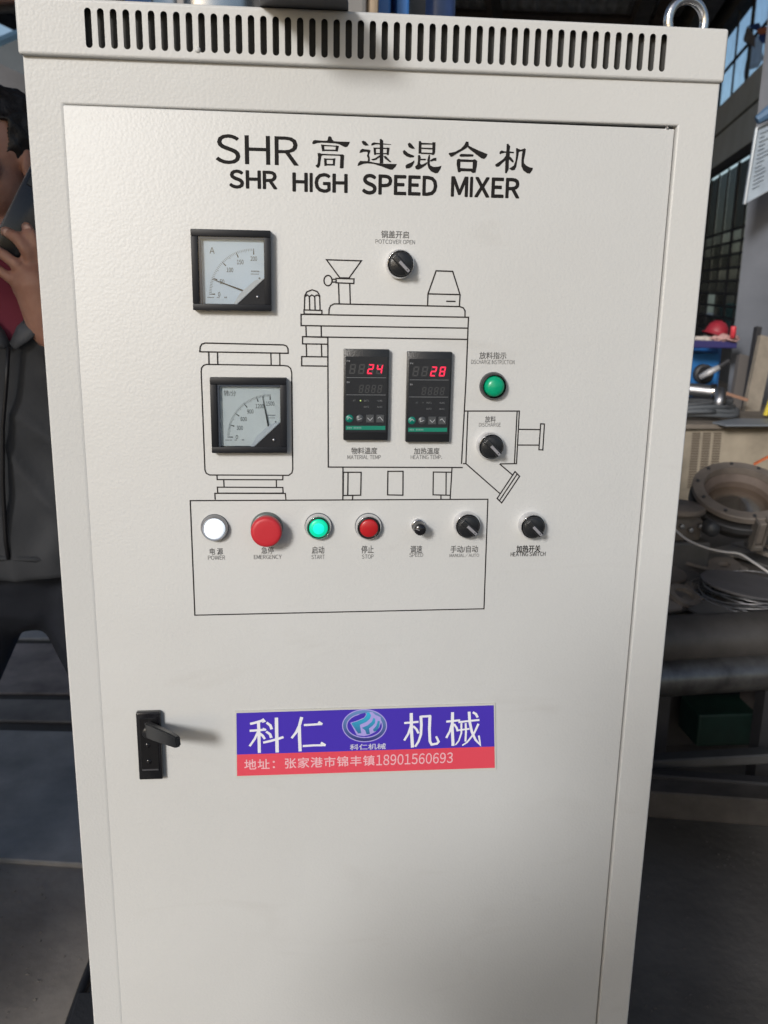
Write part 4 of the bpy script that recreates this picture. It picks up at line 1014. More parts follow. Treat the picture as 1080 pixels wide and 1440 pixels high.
# flag and sheet hanging in front of the high window
def translucent(name, c_):
    m = bpy.data.materials.new(name); m.use_nodes = True; t = m.node_tree; b = t.nodes['Principled BSDF']; b.inputs['Base Color'].default_value = (*c_, 1)
    tl_ = t.nodes.new('ShaderNodeBsdfTranslucent'); tl_.inputs[0].default_value = (*c_, 1); mx = t.nodes.new('ShaderNodeMixShader'); mx.inputs[0].default_value = .85
    o = t.nodes['Material Output']; t.links.new(b.outputs[0], mx.inputs[1]); t.links.new(tl_.outputs[0], mx.inputs[2]); t.links.new(mx.outputs[0], o.inputs[0]); return m
def cloth(name, pts, y, m, label, cat, amp=.03):
    P_ = []
    for x, yy in pts:
        d_ = ray(x, yy); P_.append(CAM+d_*(((WP-CAM).dot(WN)+y)/d_.dot(WN)))
    bm = B()
    f = bm.faces.new([bm.verts.new(p) for p in P_]); bmesh.ops.triangulate(bm, faces=[f]); bmesh.ops.subdivide_edges(bm, edges=bm.edges, cuts=4, use_grid_fill=True)
    for v in bm.verts: v.co += WN*(amp*sin(v.co.y*5+v.co.z*5)+amp*.5*sin(v.co.z*9))
    o = thing1(name, bm, m, label, cat, smooth=True); md = o.modifiers.new('t', 'SOLIDIFY'); md.thickness = .004; return o
cloth('plastic_sheet', [(1053, 55), (1068, 50), (1073, 62), (1076, 82), (1068, 92), (1055, 98), (1049, 112), (1046, 100)], .35, translucent('sheet_white', (.8, .82, .86)), 'white crumpled plastic sheet hanging across the high window', 'plastic sheet')
cloth('blue_rag', [(1055, 36), (1066, 32), (1072, 40), (1082, 52), (1082, 66), (1072, 60), (1064, 44)], .02, mat('rag_blue', (.02, .06, .25), .7), 'dark blue rag hanging above the white sheet at the high window', 'rag')
cloth('orange_rag', [(1066, 42), (1078, 37), (1086, 41), (1080, 46), (1070, 49)], -.03, mat('rag_orange', (.30, .11, .07), .7), 'orange brown rag caught on the blue rag at the high window', 'rag')
cloth('grey_scarf', [(1046, 40), (1056, 36), (1060, 52), (1058, 68), (1050, 58)], .0, mat('scarf_grey', (.10, .105, .13), .7), 'grey cloth hanging left of the white sheet at the high window', 'cloth')

# ---------------------------------------------------------------- right-hand side: rack, scrap, machines
RUST = mat('dusty_steel', (.085, .075, .066), .7, .15, bump=.6, bscale=30, var=.4, vscale=7, bdist=.004)
DARKM = mat('dark_steel', (.045, .047, .05), .5, .4, bump=.4, bscale=25, var=.4, vscale=6)
GREASE = mat('greasy_black', (.018, .018, .02), .5, bump=.4, bscale=30, var=.4, vscale=6)
def hpipe(name, px, py, dist, r_, m, label, cat, dx0=-.95, dx1=1.6, slope=0.0, inner=True, group=None, n=28):
    q = atd(px, py, dist); bm = B()
    a = Vector((q.x+dx0, q.y+.10*dx0, q.z-slope*dx0)); b = Vector((q.x+dx1, q.y+.10*dx1, q.z-slope*dx1))
    d_ = (b-a).normalized(); u_, v_ = frame(d_)
    rings = []
    for (p, rr) in ((a, r_*.86), (a, r_), (b, r_), (b, r_*.86)):
        rings.append([bm.verts.new(p+(u_*cos(2*pi*k/n)+v_*sin(2*pi*k/n))*rr) for k in range(n)])
    rings.append(rings[0])
    for i in range(4):
        for k in range(n): bm.faces.new((rings[i][k], rings[i][(k+1) % n], rings[i+1][(k+1) % n], rings[i+1][k]))
    bmesh.ops.recalc_face_normals(bm, faces=bm.faces)
    return thing1(name, bm, m, label, cat, group, angle=40)
hpipe('steel_pipe', 1010, 897, 2.48, .068, mat('pipe_dull', (.05, .046, .043), .5, .3, bump=.2, bscale=30, var=.4, vscale=8), 'thick dull steel pipe lying on the rack, upper one', 'pipe', -.5, .9, .01, group='long pipes lying on the rack')
hpipe('steel_pipe', 1010, 948, 2.42, .050, mat('pipe_shiny', (.09, .088, .087), .32, .7, bump=.3, bscale=60, var=.5, vscale=14), 'slimmer steel pipe with a streaky shine, just below the thick dull pipe', 'pipe', -.5, .9, .01, group='long pipes lying on the rack')
# rack: uprights, shelf rails, bed
rk = empty('pipe_rack', (*gz(1010, 1150), 0), 'low dark steel rack holding the pipes, right of the cabinet', 'rack')
def bar(px0, py0, px1, py1, dist, h, d, m, name, par, lift=0):
    a = atd(px0, py0, dist); b = atd(px1, py1, dist); b = a+(b-a)*2.2; a = a-(b-a)*.35
    bm = B(); u_ = (b-a).normalized(); n_ = Vector((-u_.y, u_.x, 0)).normalized()
    P_ = []
    for e in (a, b):
        P_.append([e+n_*(-d/2)+Vector((0, 0, s*h/2)) for s in (-1, 1)]+[e+n_*(d/2)+Vector((0, 0, s*h/2)) for s in (1, -1)])
    v0 = [bm.verts.new(p) for p in P_[0]]; v1 = [bm.verts.new(p) for p in P_[1]]
    bm.faces.new(v0); bm.faces.new(v1[::-1])
    for i in range(4): bm.faces.new((v0[i], v0[(i+1) % 4], v1[(i+1) % 4], v1[i]))
    bmesh.ops.recalc_face_normals(bm, faces=bm.faces); bmesh.ops.bevel(bm, geom=list(bm.edges), offset=.004, segments=1, affect='EDGES')
    return pobj(name, bm, m, par)
bar(930, 1070, 1080, 1062, 2.35, .028, .05, DARKM, 'rail', rk)
bar(920, 1092, 1080, 1104, 2.28, .030, .04, GREASE, 'rail', rk)
bar(915, 1118, 1080, 1130, 2.24, .075, .10, mat('beam_dirty', (.035, .031, .028), .7, bump=.5, bscale=30, var=.5, vscale=9), 'bottom_beam', rk)
for (px_, dd) in ((1078, 2.55), (925, 2.55), (1190, 2.55)):
    q = atd(px_, 1000, dd); bm = B(); box(bm, q.x-.025, q.x+.025, q.y-.025, q.y+.025, 0, .56); pobj('upright', bm, GREASE, rk)
q = atd(1010, 1000, 2.95); bm = B(); box(bm, q.x-.9, q.x+1.0, q.y-.012, q.y+.012, .0, .50); pobj('back_sheet', bm, GREASE, rk)
q0, q1 = atd(1003, 984, 2.85), atd(1056, 1013, 2.85)
bm = B(); box(bm, q0.x-.10, q1.x, q0.y-.12, q0.y+.02, q1.z-.05, q0.z+.01, .006); thing1('green_crate', bm, mat('crate_green', (.004, .017, .013), .5, var=.4, vscale=8), 'dark green box pushed in under the pipes', 'box')
q0 = atd(1062, 985, 2.8); bm = B(); box(bm, q0.x, q0.x+.3, q0.y-.1, q0.y+.1, q0.z-.12, q0.z+.03, .008); thing1('brown_carton', bm, mat('carton_brown', (.055, .045, .04), .8), 'dark brown carton beside the green box under the pipes', 'carton')
# scrap heap on the rack top
TZ = .555
tb = [gz(920, 866, TZ), gz(1130, 880, TZ), gz(1150, 700, TZ), gz(900, 720, TZ)]
slab('scrap_table', [(x, y) for x, y in tb], TZ-.03, TZ, RUST, 'dusty steel table carrying the scrap and the wire coil', 'table')
PL1 = mat('offcut_dusty', (.15, .132, .115), .75, .1, bump=.4, bscale=25, var=.3, vscale=6); PL2 = mat('offcut_dark', (.06, .058, .056), .6, .2, bump=.4, bscale=25, var=.3, vscale=6)
DUST0 = mat('dusty_ring', (.11, .096, .084), .7, .2, bump=.4, bscale=30, var=.35, vscale=9)
rr_ = random.Random(11)
offs = [((945, 795), .07, .0), ((985, 782), .10, .006), ((1035, 778), .12, .004), ((1075, 790), .11, .010), ((955, 832), .08, .002), ((985, 850), .06, .012), ((945, 855), .06, .010), ((1010, 800), .09, .015), ((1060, 765), .09, .018), ((965, 815), .07, .018), ((1000, 858), .05, .02), ((968, 845), .05, .022)]
xw = ['narrow, in front of the pump housing', 'under the free end of the white cable', 'square, beside the clamp of the flanged ring', 'small, right in front of the wire coil', 'short, lying on the pale wide offcut', 'pointed, at the front edge of the table', 'small, tucked under the pump foot', 'bent, behind the round disc']
for k_ in range(8):
    offs.append(((rr_.uniform(935, 1080), rr_.choice([rr_.uniform(748, 800), rr_.uniform(835, 862)])), rr_.uniform(.035, .085), rr_.uniform(.01, .035)))
words = ['nearest the cabinet edge under the cable', 'wide and pale, behind the wire coil', 'lying under the hinge of the flanged ring', 'at the right edge behind the round disc', 'small, left of the wire coil', 'standing against the wire coil', 'lowest left, just above the thick pipe', 'below the white cable', 'under the right rim of the flanged ring', 'leaning between cable and pipe', 'narrow, touching the wire coil', 'dark and tilted, left of the round disc']
for k, ((px_, py_), s_, dz) in enumerate(offs):
    q = atz(px_, py_, TZ+.004+dz); n_ = rr_.choice([4, 5, 5, 6]); a0 = rr_.random()*6
    pts = [(cos(a0+2*pi*i/n_)*s_*(.75+.45*rr_.random()), sin(a0+2*pi*i/n_)*s_*.8*(.75+.45*rr_.random())) for i in range(n_)]
    bm = B(); Rm = Matrix.Translation(q) @ Matrix.Rotation(rr_.uniform(-.12, .30), 4, 'X') @ Matrix.Rotation(rr_.uniform(-.2, .2), 4, 'Y')
    extr(bm, [Rm @ Vector((x, y, 0)) for x, y in pts], Rm.to_3x3() @ Vector((0, 0, .007)))
    bmesh.ops.recalc_face_normals(bm, faces=bm.faces)
    for v in bm.verts:
        v.co.z = max(v.co.z, TZ+.001+dz*.3)
    thing1('steel_offcut', bm, PL1 if k % 3 else PL2, 'dusty steel offcut '+(words+xw)[k], 'steel offcut', 'steel offcuts heaped on the scrap table')
# round disc on top of a wire coil
q = atz(1052, 822, TZ+.075); bm = B()
lathe(bm, [(.13, -.006), (.132, 0), (.13, .002), (0, .002)], 40, q, 'Z')
for v in bm.verts: v.co.z += (v.co.x-q.x)*-.10
thing1('steel_disc', bm, mat('disc_grey', (.075, .072, .075), .6, .2, bump=.3, bscale=20, var=.2, vscale=5), 'flat round grey steel disc lying on the wire coil', 'disc')
wc = empty('wire_coil', (q.x, q.y, TZ), 'coil of loose grey wire under the round steel disc', 'wire coil')
WIRE = mat('wire_steel', (.20, .20, .21), .35, .8)
for k in range(26):
    bm = B(); rx_ = .135+rr_.uniform(-.022, .03); hz_ = TZ+.012+k*.0022; cx_ = q.x+rr_.uniform(-.012, .012)+.01; cy_ = q.y+rr_.uniform(-.01, .01)
    pts = [Vector((cx_+rx_*cos(a), cy_+rx_*sin(a), hz_+.008*sin(a*2+k)+.006*sin(a+k*2))) for a in [2*pi*j/32 for j in range(33)]]
    tube(bm, pts, .0016, 4, caps=False); pobj('wire_loop', bm, WIRE if k % 2 else DARKM, wc, smooth=True)
# rings, blank flanges and nuts strewn over the scrap
for (px_, py_, ro, ri, th, tx_, ty_, lab_) in ((948, 770, .060, .040, .014, .25, .1, 'dusty steel ring between pump housing and cable'), (975, 792, .075, .052, .010, -.1, .25, 'thin dusty steel ring under the cable'),
        (1018, 797, .050, .020, .016, .2, -.1, 'small dusty flange with a round hole behind the disc'), (962, 838, .048, .030, .012, .35, .2, 'small tilted steel ring left of the wire coil'),
        (1076, 772, .070, .045, .014, .1, .2, 'steel ring at the right edge below the clamp'), (940, 806, .055, .0, .010, .2, .1, 'round blank disc at the cabinet edge')):
    q = atz(px_, py_, TZ+.045); bm = B()
    prof_ = [(ri, -th/2), (ro, -th/2), (ro, th/2), (ri, th/2), (ri, -th/2)] if ri else [(0, -th/2), (ro, -th/2), (ro, th/2), (0, th/2)]
    lathe(bm, prof_, 36, (0, 0, 0), 'Z'); Rm = Matrix.Translation(q) @ Matrix.Rotation(tx_, 4, 'X') @ Matrix.Rotation(ty_, 4, 'Y')
    for v in bm.verts: v.co = Rm @ v.co
    bmesh.ops.remove_doubles(bm, verts=bm.verts, dist=.0001)
    thing1('steel_ring', bm, DUST0, lab_, 'steel ring', 'rings and discs lying in the scrap', angle=35)
# thin white cable swooping over the scrap
bm = B(); pts = []
cp = [(925, 715, 2.7), (935, 733, 2.68), (949, 745, 2.66), (968, 760, 2.64), (995, 771, 2.62), (1018, 776, 2.6), (1040, 779, 2.58), (1060, 791, 2.55), (1085, 808, 2.52), (1120, 835, 2.5)]
P_ = [atd(*p) for p in cp]
for i in range(len(P_)-1):
    p0, p1, p2, p3 = P_[max(i-1, 0)], P_[i], P_[i+1], P_[min(i+2, len(P_)-1)]
    for k in range(5):
        t = k/5; pts.append(.5*((2*p1)+(p2-p0)*t+(2*p0-5*p1+4*p2-p3)*t*t+(3*p1-p0-3*p2+p3)*t**3))
tube(bm, pts, .0036, 8); thing1('white_cable', bm, mat('cable_white', (.28, .27, .26), .5), 'thin pale cable swooping down over the scrap heap', 'cable', smooth=True)
# flanged ring with clamp (tilted towards the camera)
fq = atd(1043, 692, 3.05)
fr_ = empty('flanged_ring', fq, 'large dusty flanged ring with a clamp and a shiny cone inside it', 'flange')
Mt = Matrix.Translation(fq) @ Matrix.Rotation(radians(24), 4, 'X') @ Matrix.Rotation(radians(-5), 4, 'Y')
def tl(bm, prof, n=56):
    lathe(bm, prof, n, (0, 0, 0), 'Z')
    for v in bm.verts: v.co = Mt @ v.co
K_ = 1.0
DUST = mat('dusty_flange', (.13, .112, .098), .65, .2, bump=.35, bscale=30, var=.3, vscale=9)
bm = B(); tl(bm, [(.118, 0), (.118, .012), (.150, .012), (.153, .009), (.153, -.008), (.146, -.012), (.118, -.012), (.118, 0)]); pobj('upper_flange', bm, DUST, fr_, angle=40)
bm = B(); tl(bm, [(.118, -.011), (.117, -.05), (.100, -.055), (.098, -.03), (.116, -.012)]); pobj('inner_collar', bm, mat('dusty_flange_inner', (.10, .078, .066), .7, .1, var=.3, vscale=8), fr_, angle=40)
bm = B(); tl(bm, [(.152, -.030), (.156, -.033), (.156, -.050), (.140, -.056), (.110, -.060), (.110, -.03), (.152, -.030)]); pobj('lower_flange', bm, mat('flange_dark', (.05, .05, .052), .5, .4, var=.3, vscale=9), fr_, angle=40)
bm = B(); tl(bm, [(.100, -.052), (.07, -.040), (.03, -.028), (0, -.022)]); pobj('shiny_cone', bm, mat('worn_steel', (.30, .26, .22), .22, .9, bump=.1, bscale=40), fr_, smooth=True)
bm = B(); tl(bm, [(.13, -.056), (.125, -.085), (.09, -.12), (0, -.125)]); pobj('bowl', bm, MATS['flange_dark'], fr_, smooth=True)
for a in [2*pi*(k+.3)/10 for k in range(10)]:
    bm = B(); lathe(bm, [(0, .0170), (.0055, .0165), (.006, .0125)], 8, (.138*cos(a), .138*sin(a), 0), 'Z')
    for v in bm.verts: v.co = Mt @ v.co
    pobj('bolt', bm, DARKM, fr_)
bm = B()
for sx in (-.016, .016): box(bm, sx-.004, sx+.004, -.178, -.140, -.085, .012, .002, 1, M=Mt)
box(bm, -.02, .02, -.176, -.150, -.10, -.082, .003, 1, M=Mt); pobj('clamp', bm, RUST, fr_)
bm = B(); box(bm, -.012, .012, -.172, -.150, -.075, .006, .003, 1, M=Mt); pobj('clamp_bolt', bm, DUST, fr_)
# small pump housing left of the ring
pq = atd(955, 712, 2.95)
ph = empty('pump_housing', pq, 'dusty cast pump housing with round cap, between cabinet and flanged ring', 'pump')
bm = B(); lathe(bm, [(0, .0), (.075, .0), (.082, .008), (.082, .022), (.07, .028), (.03, .032), (0, .032)][::-1], 36, (pq.x, pq.y, pq.z-.02), 'Z'); pobj('cap', bm, DUST, ph, angle=35)
bm = B(); box(bm, pq.x-.06, pq.x+.055, pq.y-.06, pq.y+.06, pq.z-.10, pq.z-.02, .012, 2); pobj('body', bm, RUST, ph, angle=35)
bm = B(); box(bm, pq.x-.08, pq.x+.085, pq.y-.07, pq.y+.05, TZ, pq.z-.10, .008, 2); pobj('foot', bm, PL2, ph)
bm = B(); lathe(bm, [(0, .10), (.018, .098), (.024, .09), (.024, .055)], 16, (pq.x+.07, pq.y-.01, pq.z-.05)); pobj('outlet', bm, DARKM, ph, smooth=True)
for k in range(4):
    bm = B(); lathe(bm, [(0, .012), (.007, .011), (.008, 0)], 8, (pq.x-.045+.03*k, pq.y-.062, pq.z-.06+.012*(k % 2))); pobj('bolt', bm, STEEL, ph)
# beige machine cabinet with louvres
by = 2.75
m0, m1 = aty(925, 598, by), aty(1130, 600, by)
bz1 = aty(1020, 598, by).z
mc = empty('beige_machine', ((m0.x+m1.x)/2, by+.3, 0), 'dusty beige machine cabinet with three columns of vent louvres behind the flanged ring', 'machine')
BEI = mat('beige_dusty', (.17, .145, .11), .7, bump=.3, bscale=12, var=.4, vscale=5)
bm = B(); box(bm, m0.x-.25, m1.x+.5, by, by+.62, 0, bz1-.015, .008, 2); pobj('body', bm, BEI, mc, angle=30)
bm = B(); box(bm, m0.x-.28, m1.x+.53, by-.03, by+.66, bz1-.013, bz1+.008, .004, 2); pobj('top_sheet', bm, mat('top_brown', (.10, .085, .07), .8, var=.4, vscale=6), mc)
lou_me = None
for cpx in (979, 994, 1009):
    for j in range(22):
        u = j/21
        c0 = aty(cpx-12*u*.62, 609+76*u, by)
        if lou_me is None:
            bm = B(); box(bm, -.017, .017, -.006, 0, -.0028, .0028)
            for v in bm.verts:
                if v.co.y < -.003 and v.co.z > 0: v.co.y += .005
            lou_me = bpy.data.meshes.new('louvre'); bm.to_mesh(lou_me); bm.free(); lou_me.materials.append(mat('louvre_dark', (.075, .06, .045), .7))
        o = bpy.data.objects.new('louvre', lou_me); COL.objects.link(o); o.parent = mc; o.matrix_parent_inverse = Matrix.Translation(-mc.location); o.location = (c0.x, by-.0005, c0.z)
# things on the beige machine
HOSE = mat('hose_grey', (.055, .06, .066), .5)
hp = atz(990, 590, bz1+.02)
for k, (lab_) in enumerate(['grey hose coiled in front on the beige machine', 'grey hose coiled behind the front coil on the beige machine', 'dark slack hose reaching right across the beige machine']):
    bm = B(); pts = []
    for j in range(50):
        a = j/49*2*pi*1.8+k; R_ = .17-.02*k+.03*sin(a*1.3+k)
        pts.append(Vector((hp.x-.02+R_*1.1*cos(a)+.06*k, hp.y+.12+R_*.65*sin(a)+.05*k, bz1+.022+.010*j/49*3+.006*sin(a*3)+.012*k)))
    tube(bm, pts, .010, 8); thing1('flexible_hose', bm, HOSE if k < 2 else mat('hose_dark', (.03, .032, .035), .5), lab_, 'hose', 'hoses lying on the beige machine', smooth=True)
sp_ = atz(1050, 590, bz1+.03)
slab('sheet_offcut', [(sp_.x-.12, sp_.y-.06), (sp_.x+.3, sp_.y-.05), (sp_.x+.32, sp_.y+.10), (sp_.x+.02, sp_.y+.14), (sp_.x-.14, sp_.y+.02)], bz1+.010, bz1+.016, mat('sheet_bluegrey', (.13, .145, .165), .5, .3), 'blue grey sheet of metal lying on the beige machine top', 'metal sheet', bev=0)
# silver tube and elbow
t0 = atd(925, 543, 4.35); t1 = atd(1001, 551, 4.35)
si = empty('silver_tube', t0, 'shiny silver tube with an elbow at its right end, above the hoses', 'tube')
bm = B(); tube(bm, [t0+(t0-t1)*.6, t1], .029, 20); pobj('pipe', bm, STEEL, si, angle=40)
bm = B(); tube(bm, [t1, t1+Vector((.022, -.01, .004))], .034, 20); pobj('collar', bm, CHROME, si, angle=40)
e0 = atd(1013, 552, 4.31); e1 = atd(1009, 572, 4.27)
bm = B(); tube(bm, [t1+Vector((.018, 0, 0)), e0, e0.lerp(e1, .5)+Vector((.004, 0, 0)), e1], [.022, .026, .024, .020], 14); pobj('elbow', bm, STEEL, si, smooth=True)
bm = B(); sq = atd(960, 565, 4.35); box(bm, sq.x-.25, sq.x+.22, sq.y-.05, sq.y+.05, bz1+.01, sq.z+.02, .008); thing1('grey_block', bm, DARKM, 'dark steel block carrying the silver tube', 'block')
# blue machine with black wheel and arm
BLUE = mat('machine_blue', (.018, .10, .27), .45, bump=.1, bscale=20, var=.35, vscale=3)
b0, b1 = atd(940, 489, 5.2), atd(1028, 489, 5.2)
bl = empty('blue_machine', ((b0.x+b1.x)/2, b0.y+.3, 0), 'blue painted machine with a black wheel, below the lower windows', 'machine')
bm = B(); box(bm, b0.x-.2, b0.x+.30, b0.y, b0.y+.6, 0, b0.z-.025, .02, 2); pobj('housing', bm, BLUE, bl, angle=35)
bm = B(); box(bm, b0.x+.31, b1.x+.04, b0.y+.06, b0.y+.55, 0, b0.z+.02, .02, 2); pobj('side_housing', bm, mat('machine_blue_deep', (.014, .085, .25), .45, var=.3, vscale=3), bl, angle=35)
wq = atd(989, 526, 5.1); bm = B(); lathe(bm, [(.040, -.02), (.052, -.015), (.052, .015), (.040, .02), (.02, .012), (.015, .03), (0, .03)], 30, wq); pobj('wheel', bm, GREASE, bl, angle=40)
a0, a1 = atd(984, 531, 5.0), atd(1012, 516, 5.0); bm = B(); tube(bm, [a0, a0.lerp(a1, .5), a1], [.020, .028, .018], 8, flat=.7); pobj('crank_arm', bm, mat('arm_grey', (.25, .25, .26), .5, .3), bl, smooth=True)
a2 = atd(1026, 507, 5.0); bm = B(); tube(bm, [a1, a2], .012, 6); pobj('crank_bar', bm, GREASE, bl)
tq = atd(1005, 484, 5.15); bm = B(); box(bm, tq.x-.14, tq.x+.10, tq.y-.05, tq.y+.2, tq.z-.018, tq.z+.02, .006); thing1('violet_tray', bm, mat('tray_violet', (.02, .018, .075), .5), 'violet blue tray on top of the blue machine', 'tray')
hq = atd(1008, 467, 5.2); bm = B()
lathe(bm, [(0, .062), (.03, .055), (.052, .032), (.060, 0), (.060, -.012), (.072, -.014), (.074, -.019)][::-1], 28, (0, 0, 0), 'Z')
for v in bm.verts: v.co = hq+Matrix.Rotation(.3, 3, 'Y') @ v.co
hm = thing1('hard_hat', bm, mat('hat_red', (.16, .010, .018), .5), 'red hard hat lying on rags on the blue machine', 'hard hat', smooth=True); hm.modifiers.new('t', 'SOLIDIFY').thickness = .003
for (x, y_, s_, mm, lab_) in ((990, 478, .05, 'rag_pale', 'pale crumpled rag left of the red hard hat'), (1020, 476, .055, 'rag_pinkish', 'pinkish crumpled rag right of the red hard hat')):
    q = atd(x, y_, 5.15); bm = B(); bmesh.ops.create_icosphere(bm, subdivisions=4, radius=1)
    for v in bm.verts:
        nn = noise.noise(v.co*2.2+Vector((x, 0, 0)))+.5*noise.noise(v.co*5); v.co = Vector((v.co.x*1.25, v.co.y*.9, v.co.z*.38))*s_*(1+.45*nn)+q
    thing1('rag', bm, mat(mm, (.30, .27, .25) if mm == 'rag_pale' else (.28, .17, .16), .8), lab_, 'rag', smooth=True)
q = atd(1031, 467, 5.1); bm = B(); lathe(bm, [(0, .03), (.012, .03), (.014, .024), (.014, -.03), (0, -.03)][::-1], 14, q, 'Z'); thing1('red_spray_can', bm, mat('can_red', (.35, .03, .04), .35), 'small red can standing beside the red hard hat', 'can', smooth=True)
# something bright seen through the clear lower pane: cyan and white sign outside
q = wl(.1, 1.22, 1.6); bm = B(); box(bm, q.x-1.5, q.x+2.5, q.y, q.y+.05, .5, 1.24); thing1('cyan_hoarding', bm, mat('hoarding_cyan', (.05, .60, .65), .6), 'cyan hoarding outside the clear lower window pane', 'hoarding')
# timber planks leaning at the right edge, a yellow strip, an orange rod
TIMB = mat('old_timber', (.15, .13, .105), .8, bump=.5, bscale=30, var=.35, vscale=8)
def lean(name, p, q, wd, th, m, label, cat, group=None):
    bm = B(); d_ = (q-p); u_ = d_.normalized(); s_ = u_.cross(Vector((0, 1, 0))).normalized(); n_ = s_.cross(u_).normalized()
    extr(bm, [p-s_*wd/2-n_*th/2, p+s_*wd/2-n_*th/2, p+s_*wd/2+n_*th/2, p-s_*wd/2+n_*th/2], d_); bmesh.ops.recalc_face_normals(bm, faces=bm.faces)
    return thing1(name, bm, m, label, cat, group)
lean('timber_plank', atd(1054, 586, 4.65), atd(1078, 474, 4.75), .075, .03, TIMB, 'pale old timber plank leaning at the right edge', 'plank')
lean('dark_batten', atd(1046, 586, 4.70), atd(1066, 460, 4.8), .026, .03, GREASE, 'dark batten leaning just left of the pale plank', 'batten')
lean('steel_batten', atd(1032, 580, 4.75), atd(1045, 500, 4.85), .05, .03, mat('batten_grey', (.055, .05, .048), .7), 'grey brown board leaning left of the dark batten', 'board')
lean('yellow_strip', atd(1076, 584, 4.4), atd(1090, 545, 4.4), .016, .01, mat('strip_yellow', (.45, .30, .04), .5), 'yellow strip standing at the right edge above the machine top', 'strip')
lean('orange_rod', atd(1060, 653, 2.72), atd(1096, 634, 2.72), .006, .006, mat('rod_orange', (.60, .10, .04), .4), 'thin orange red rod over the flanged ring', 'rod')
lean('rusty_angle', atd(1014, 551, 4.5), atd(1052, 563, 4.5), .014, .02, mat('angle_rusty', (.13, .07, .045), .8), 'rusty brown angle iron right of the silver tube', 'angle iron')

# ---------------------------------------------------------------- the mixer standing behind the cabinet
MX = mat('mixer_steel', (.55, .56, .57), .25, .95, bump=.1, bscale=12)
vz = aty(300, 12, 1.25)
mxr = empty('mixing_machine', (vz.x+.1, 1.3, 0), 'stainless mixing vat on a blue frame standing behind the cabinet', 'mixer')
bm = B(); lathe(bm, [(.125, 1.62), (.128, 2.3), (.14, 2.31), (.14, 2.34), (0, 2.40)], 48, (aty(296, 5, 1.25).x, 1.25, 0), 'Z'); pobj('vat', bm, MX, mxr, angle=40)
xx = aty(270, 5, 1.25).x
for xo in (-.015,): 
    bm = B(); box(bm, xx+xo, xx+xo+.012, 1.10, 1.125, 1.7, 2.3); pobj('vat_seam', bm, STEEL, mxr)
x0, x1 = aty(362, 5, 1.2).x, aty(516, 5, 1.2).x
bm = B(); box(bm, x0, x1, 1.2, 1.5, 1.55, 2.3, .01); pobj('motor_housing', bm, mat('housing_grey', (.16, .155, .15), .5, var=.2, vscale=5), mxr)
x0, x1 = aty(516, 5, 1.22).x, aty(533, 5, 1.22).x
bm = B(); box(bm, x0, x1, 1.22, 1.5, 1.55, 2.3, .01); pobj('tan_post', bm, mat('post_tan', (.26, .20, .14), .6), mxr)
for (pa, pb, mm) in ((175, 224, 'machine_blue'), (527, 550, 'machine_blue'), (558, 576, 'machine_blue')):
    x0, x1 = aty(pa, 5, 1.35).x, aty(pb, 5, 1.35).x
    bm = B(); box(bm, x0, x1, 1.35, 1.6, 0, 2.3, .006); pobj('blue_post', bm, mat('frame_blue', (.03, .13, .38), .4, var=.3, vscale=6), mxr)
x0, x1 = aty(120, 3, 1.4).x, aty(172, 3, 1.4).x
bm = B(); box(bm, x0, x1, 1.4, 1.6, 1.5, 2.2, .01); pobj('dark_box', bm, GREASE, mxr)
bm = B(); box(bm, aty(128, 0, 1.3).x, aty(165, 0, 1.3).x+.6, 1.45, 1.7, 0, 1.58, .01); pobj('base', bm, BLUE, mxr)
dq = aty(612, 14, 1.9); bm = B(); lathe(bm, [(.0, 1.2), (.055, 1.2), (.058, 2.4), (.05, 2.5), (0, 2.52)], 32, (dq.x, 1.9, 0), 'Z')
thing1('blue_drum', bm, mat('drum_plastic', (.06, .10, .24), .2, var=.3, vscale=5), 'glossy blue upright drum showing over the cabinet roof', 'drum', smooth=True)
bm = B(); q = aty(588, 10, 1.7); box(bm, q.x-.018, q.x+.02, 1.7, 1.8, 0, 2.5); thing1('grey_post', bm, DARKM, 'dark grey post left of the blue drum', 'post')
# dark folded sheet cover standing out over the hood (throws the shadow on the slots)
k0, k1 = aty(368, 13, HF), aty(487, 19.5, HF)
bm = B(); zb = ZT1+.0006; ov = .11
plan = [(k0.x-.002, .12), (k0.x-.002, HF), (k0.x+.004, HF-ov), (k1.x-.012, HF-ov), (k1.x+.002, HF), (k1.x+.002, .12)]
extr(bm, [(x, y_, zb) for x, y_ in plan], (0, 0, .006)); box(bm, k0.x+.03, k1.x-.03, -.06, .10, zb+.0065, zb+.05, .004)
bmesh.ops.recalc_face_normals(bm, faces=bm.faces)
thing1('sheet_metal_cover', bm, mat('cover_dark', (.055, .058, .066), .45, var=.2, vscale=8), 'dark grey metal cover lying on the cabinet roof and jutting out over the vents', 'cover')

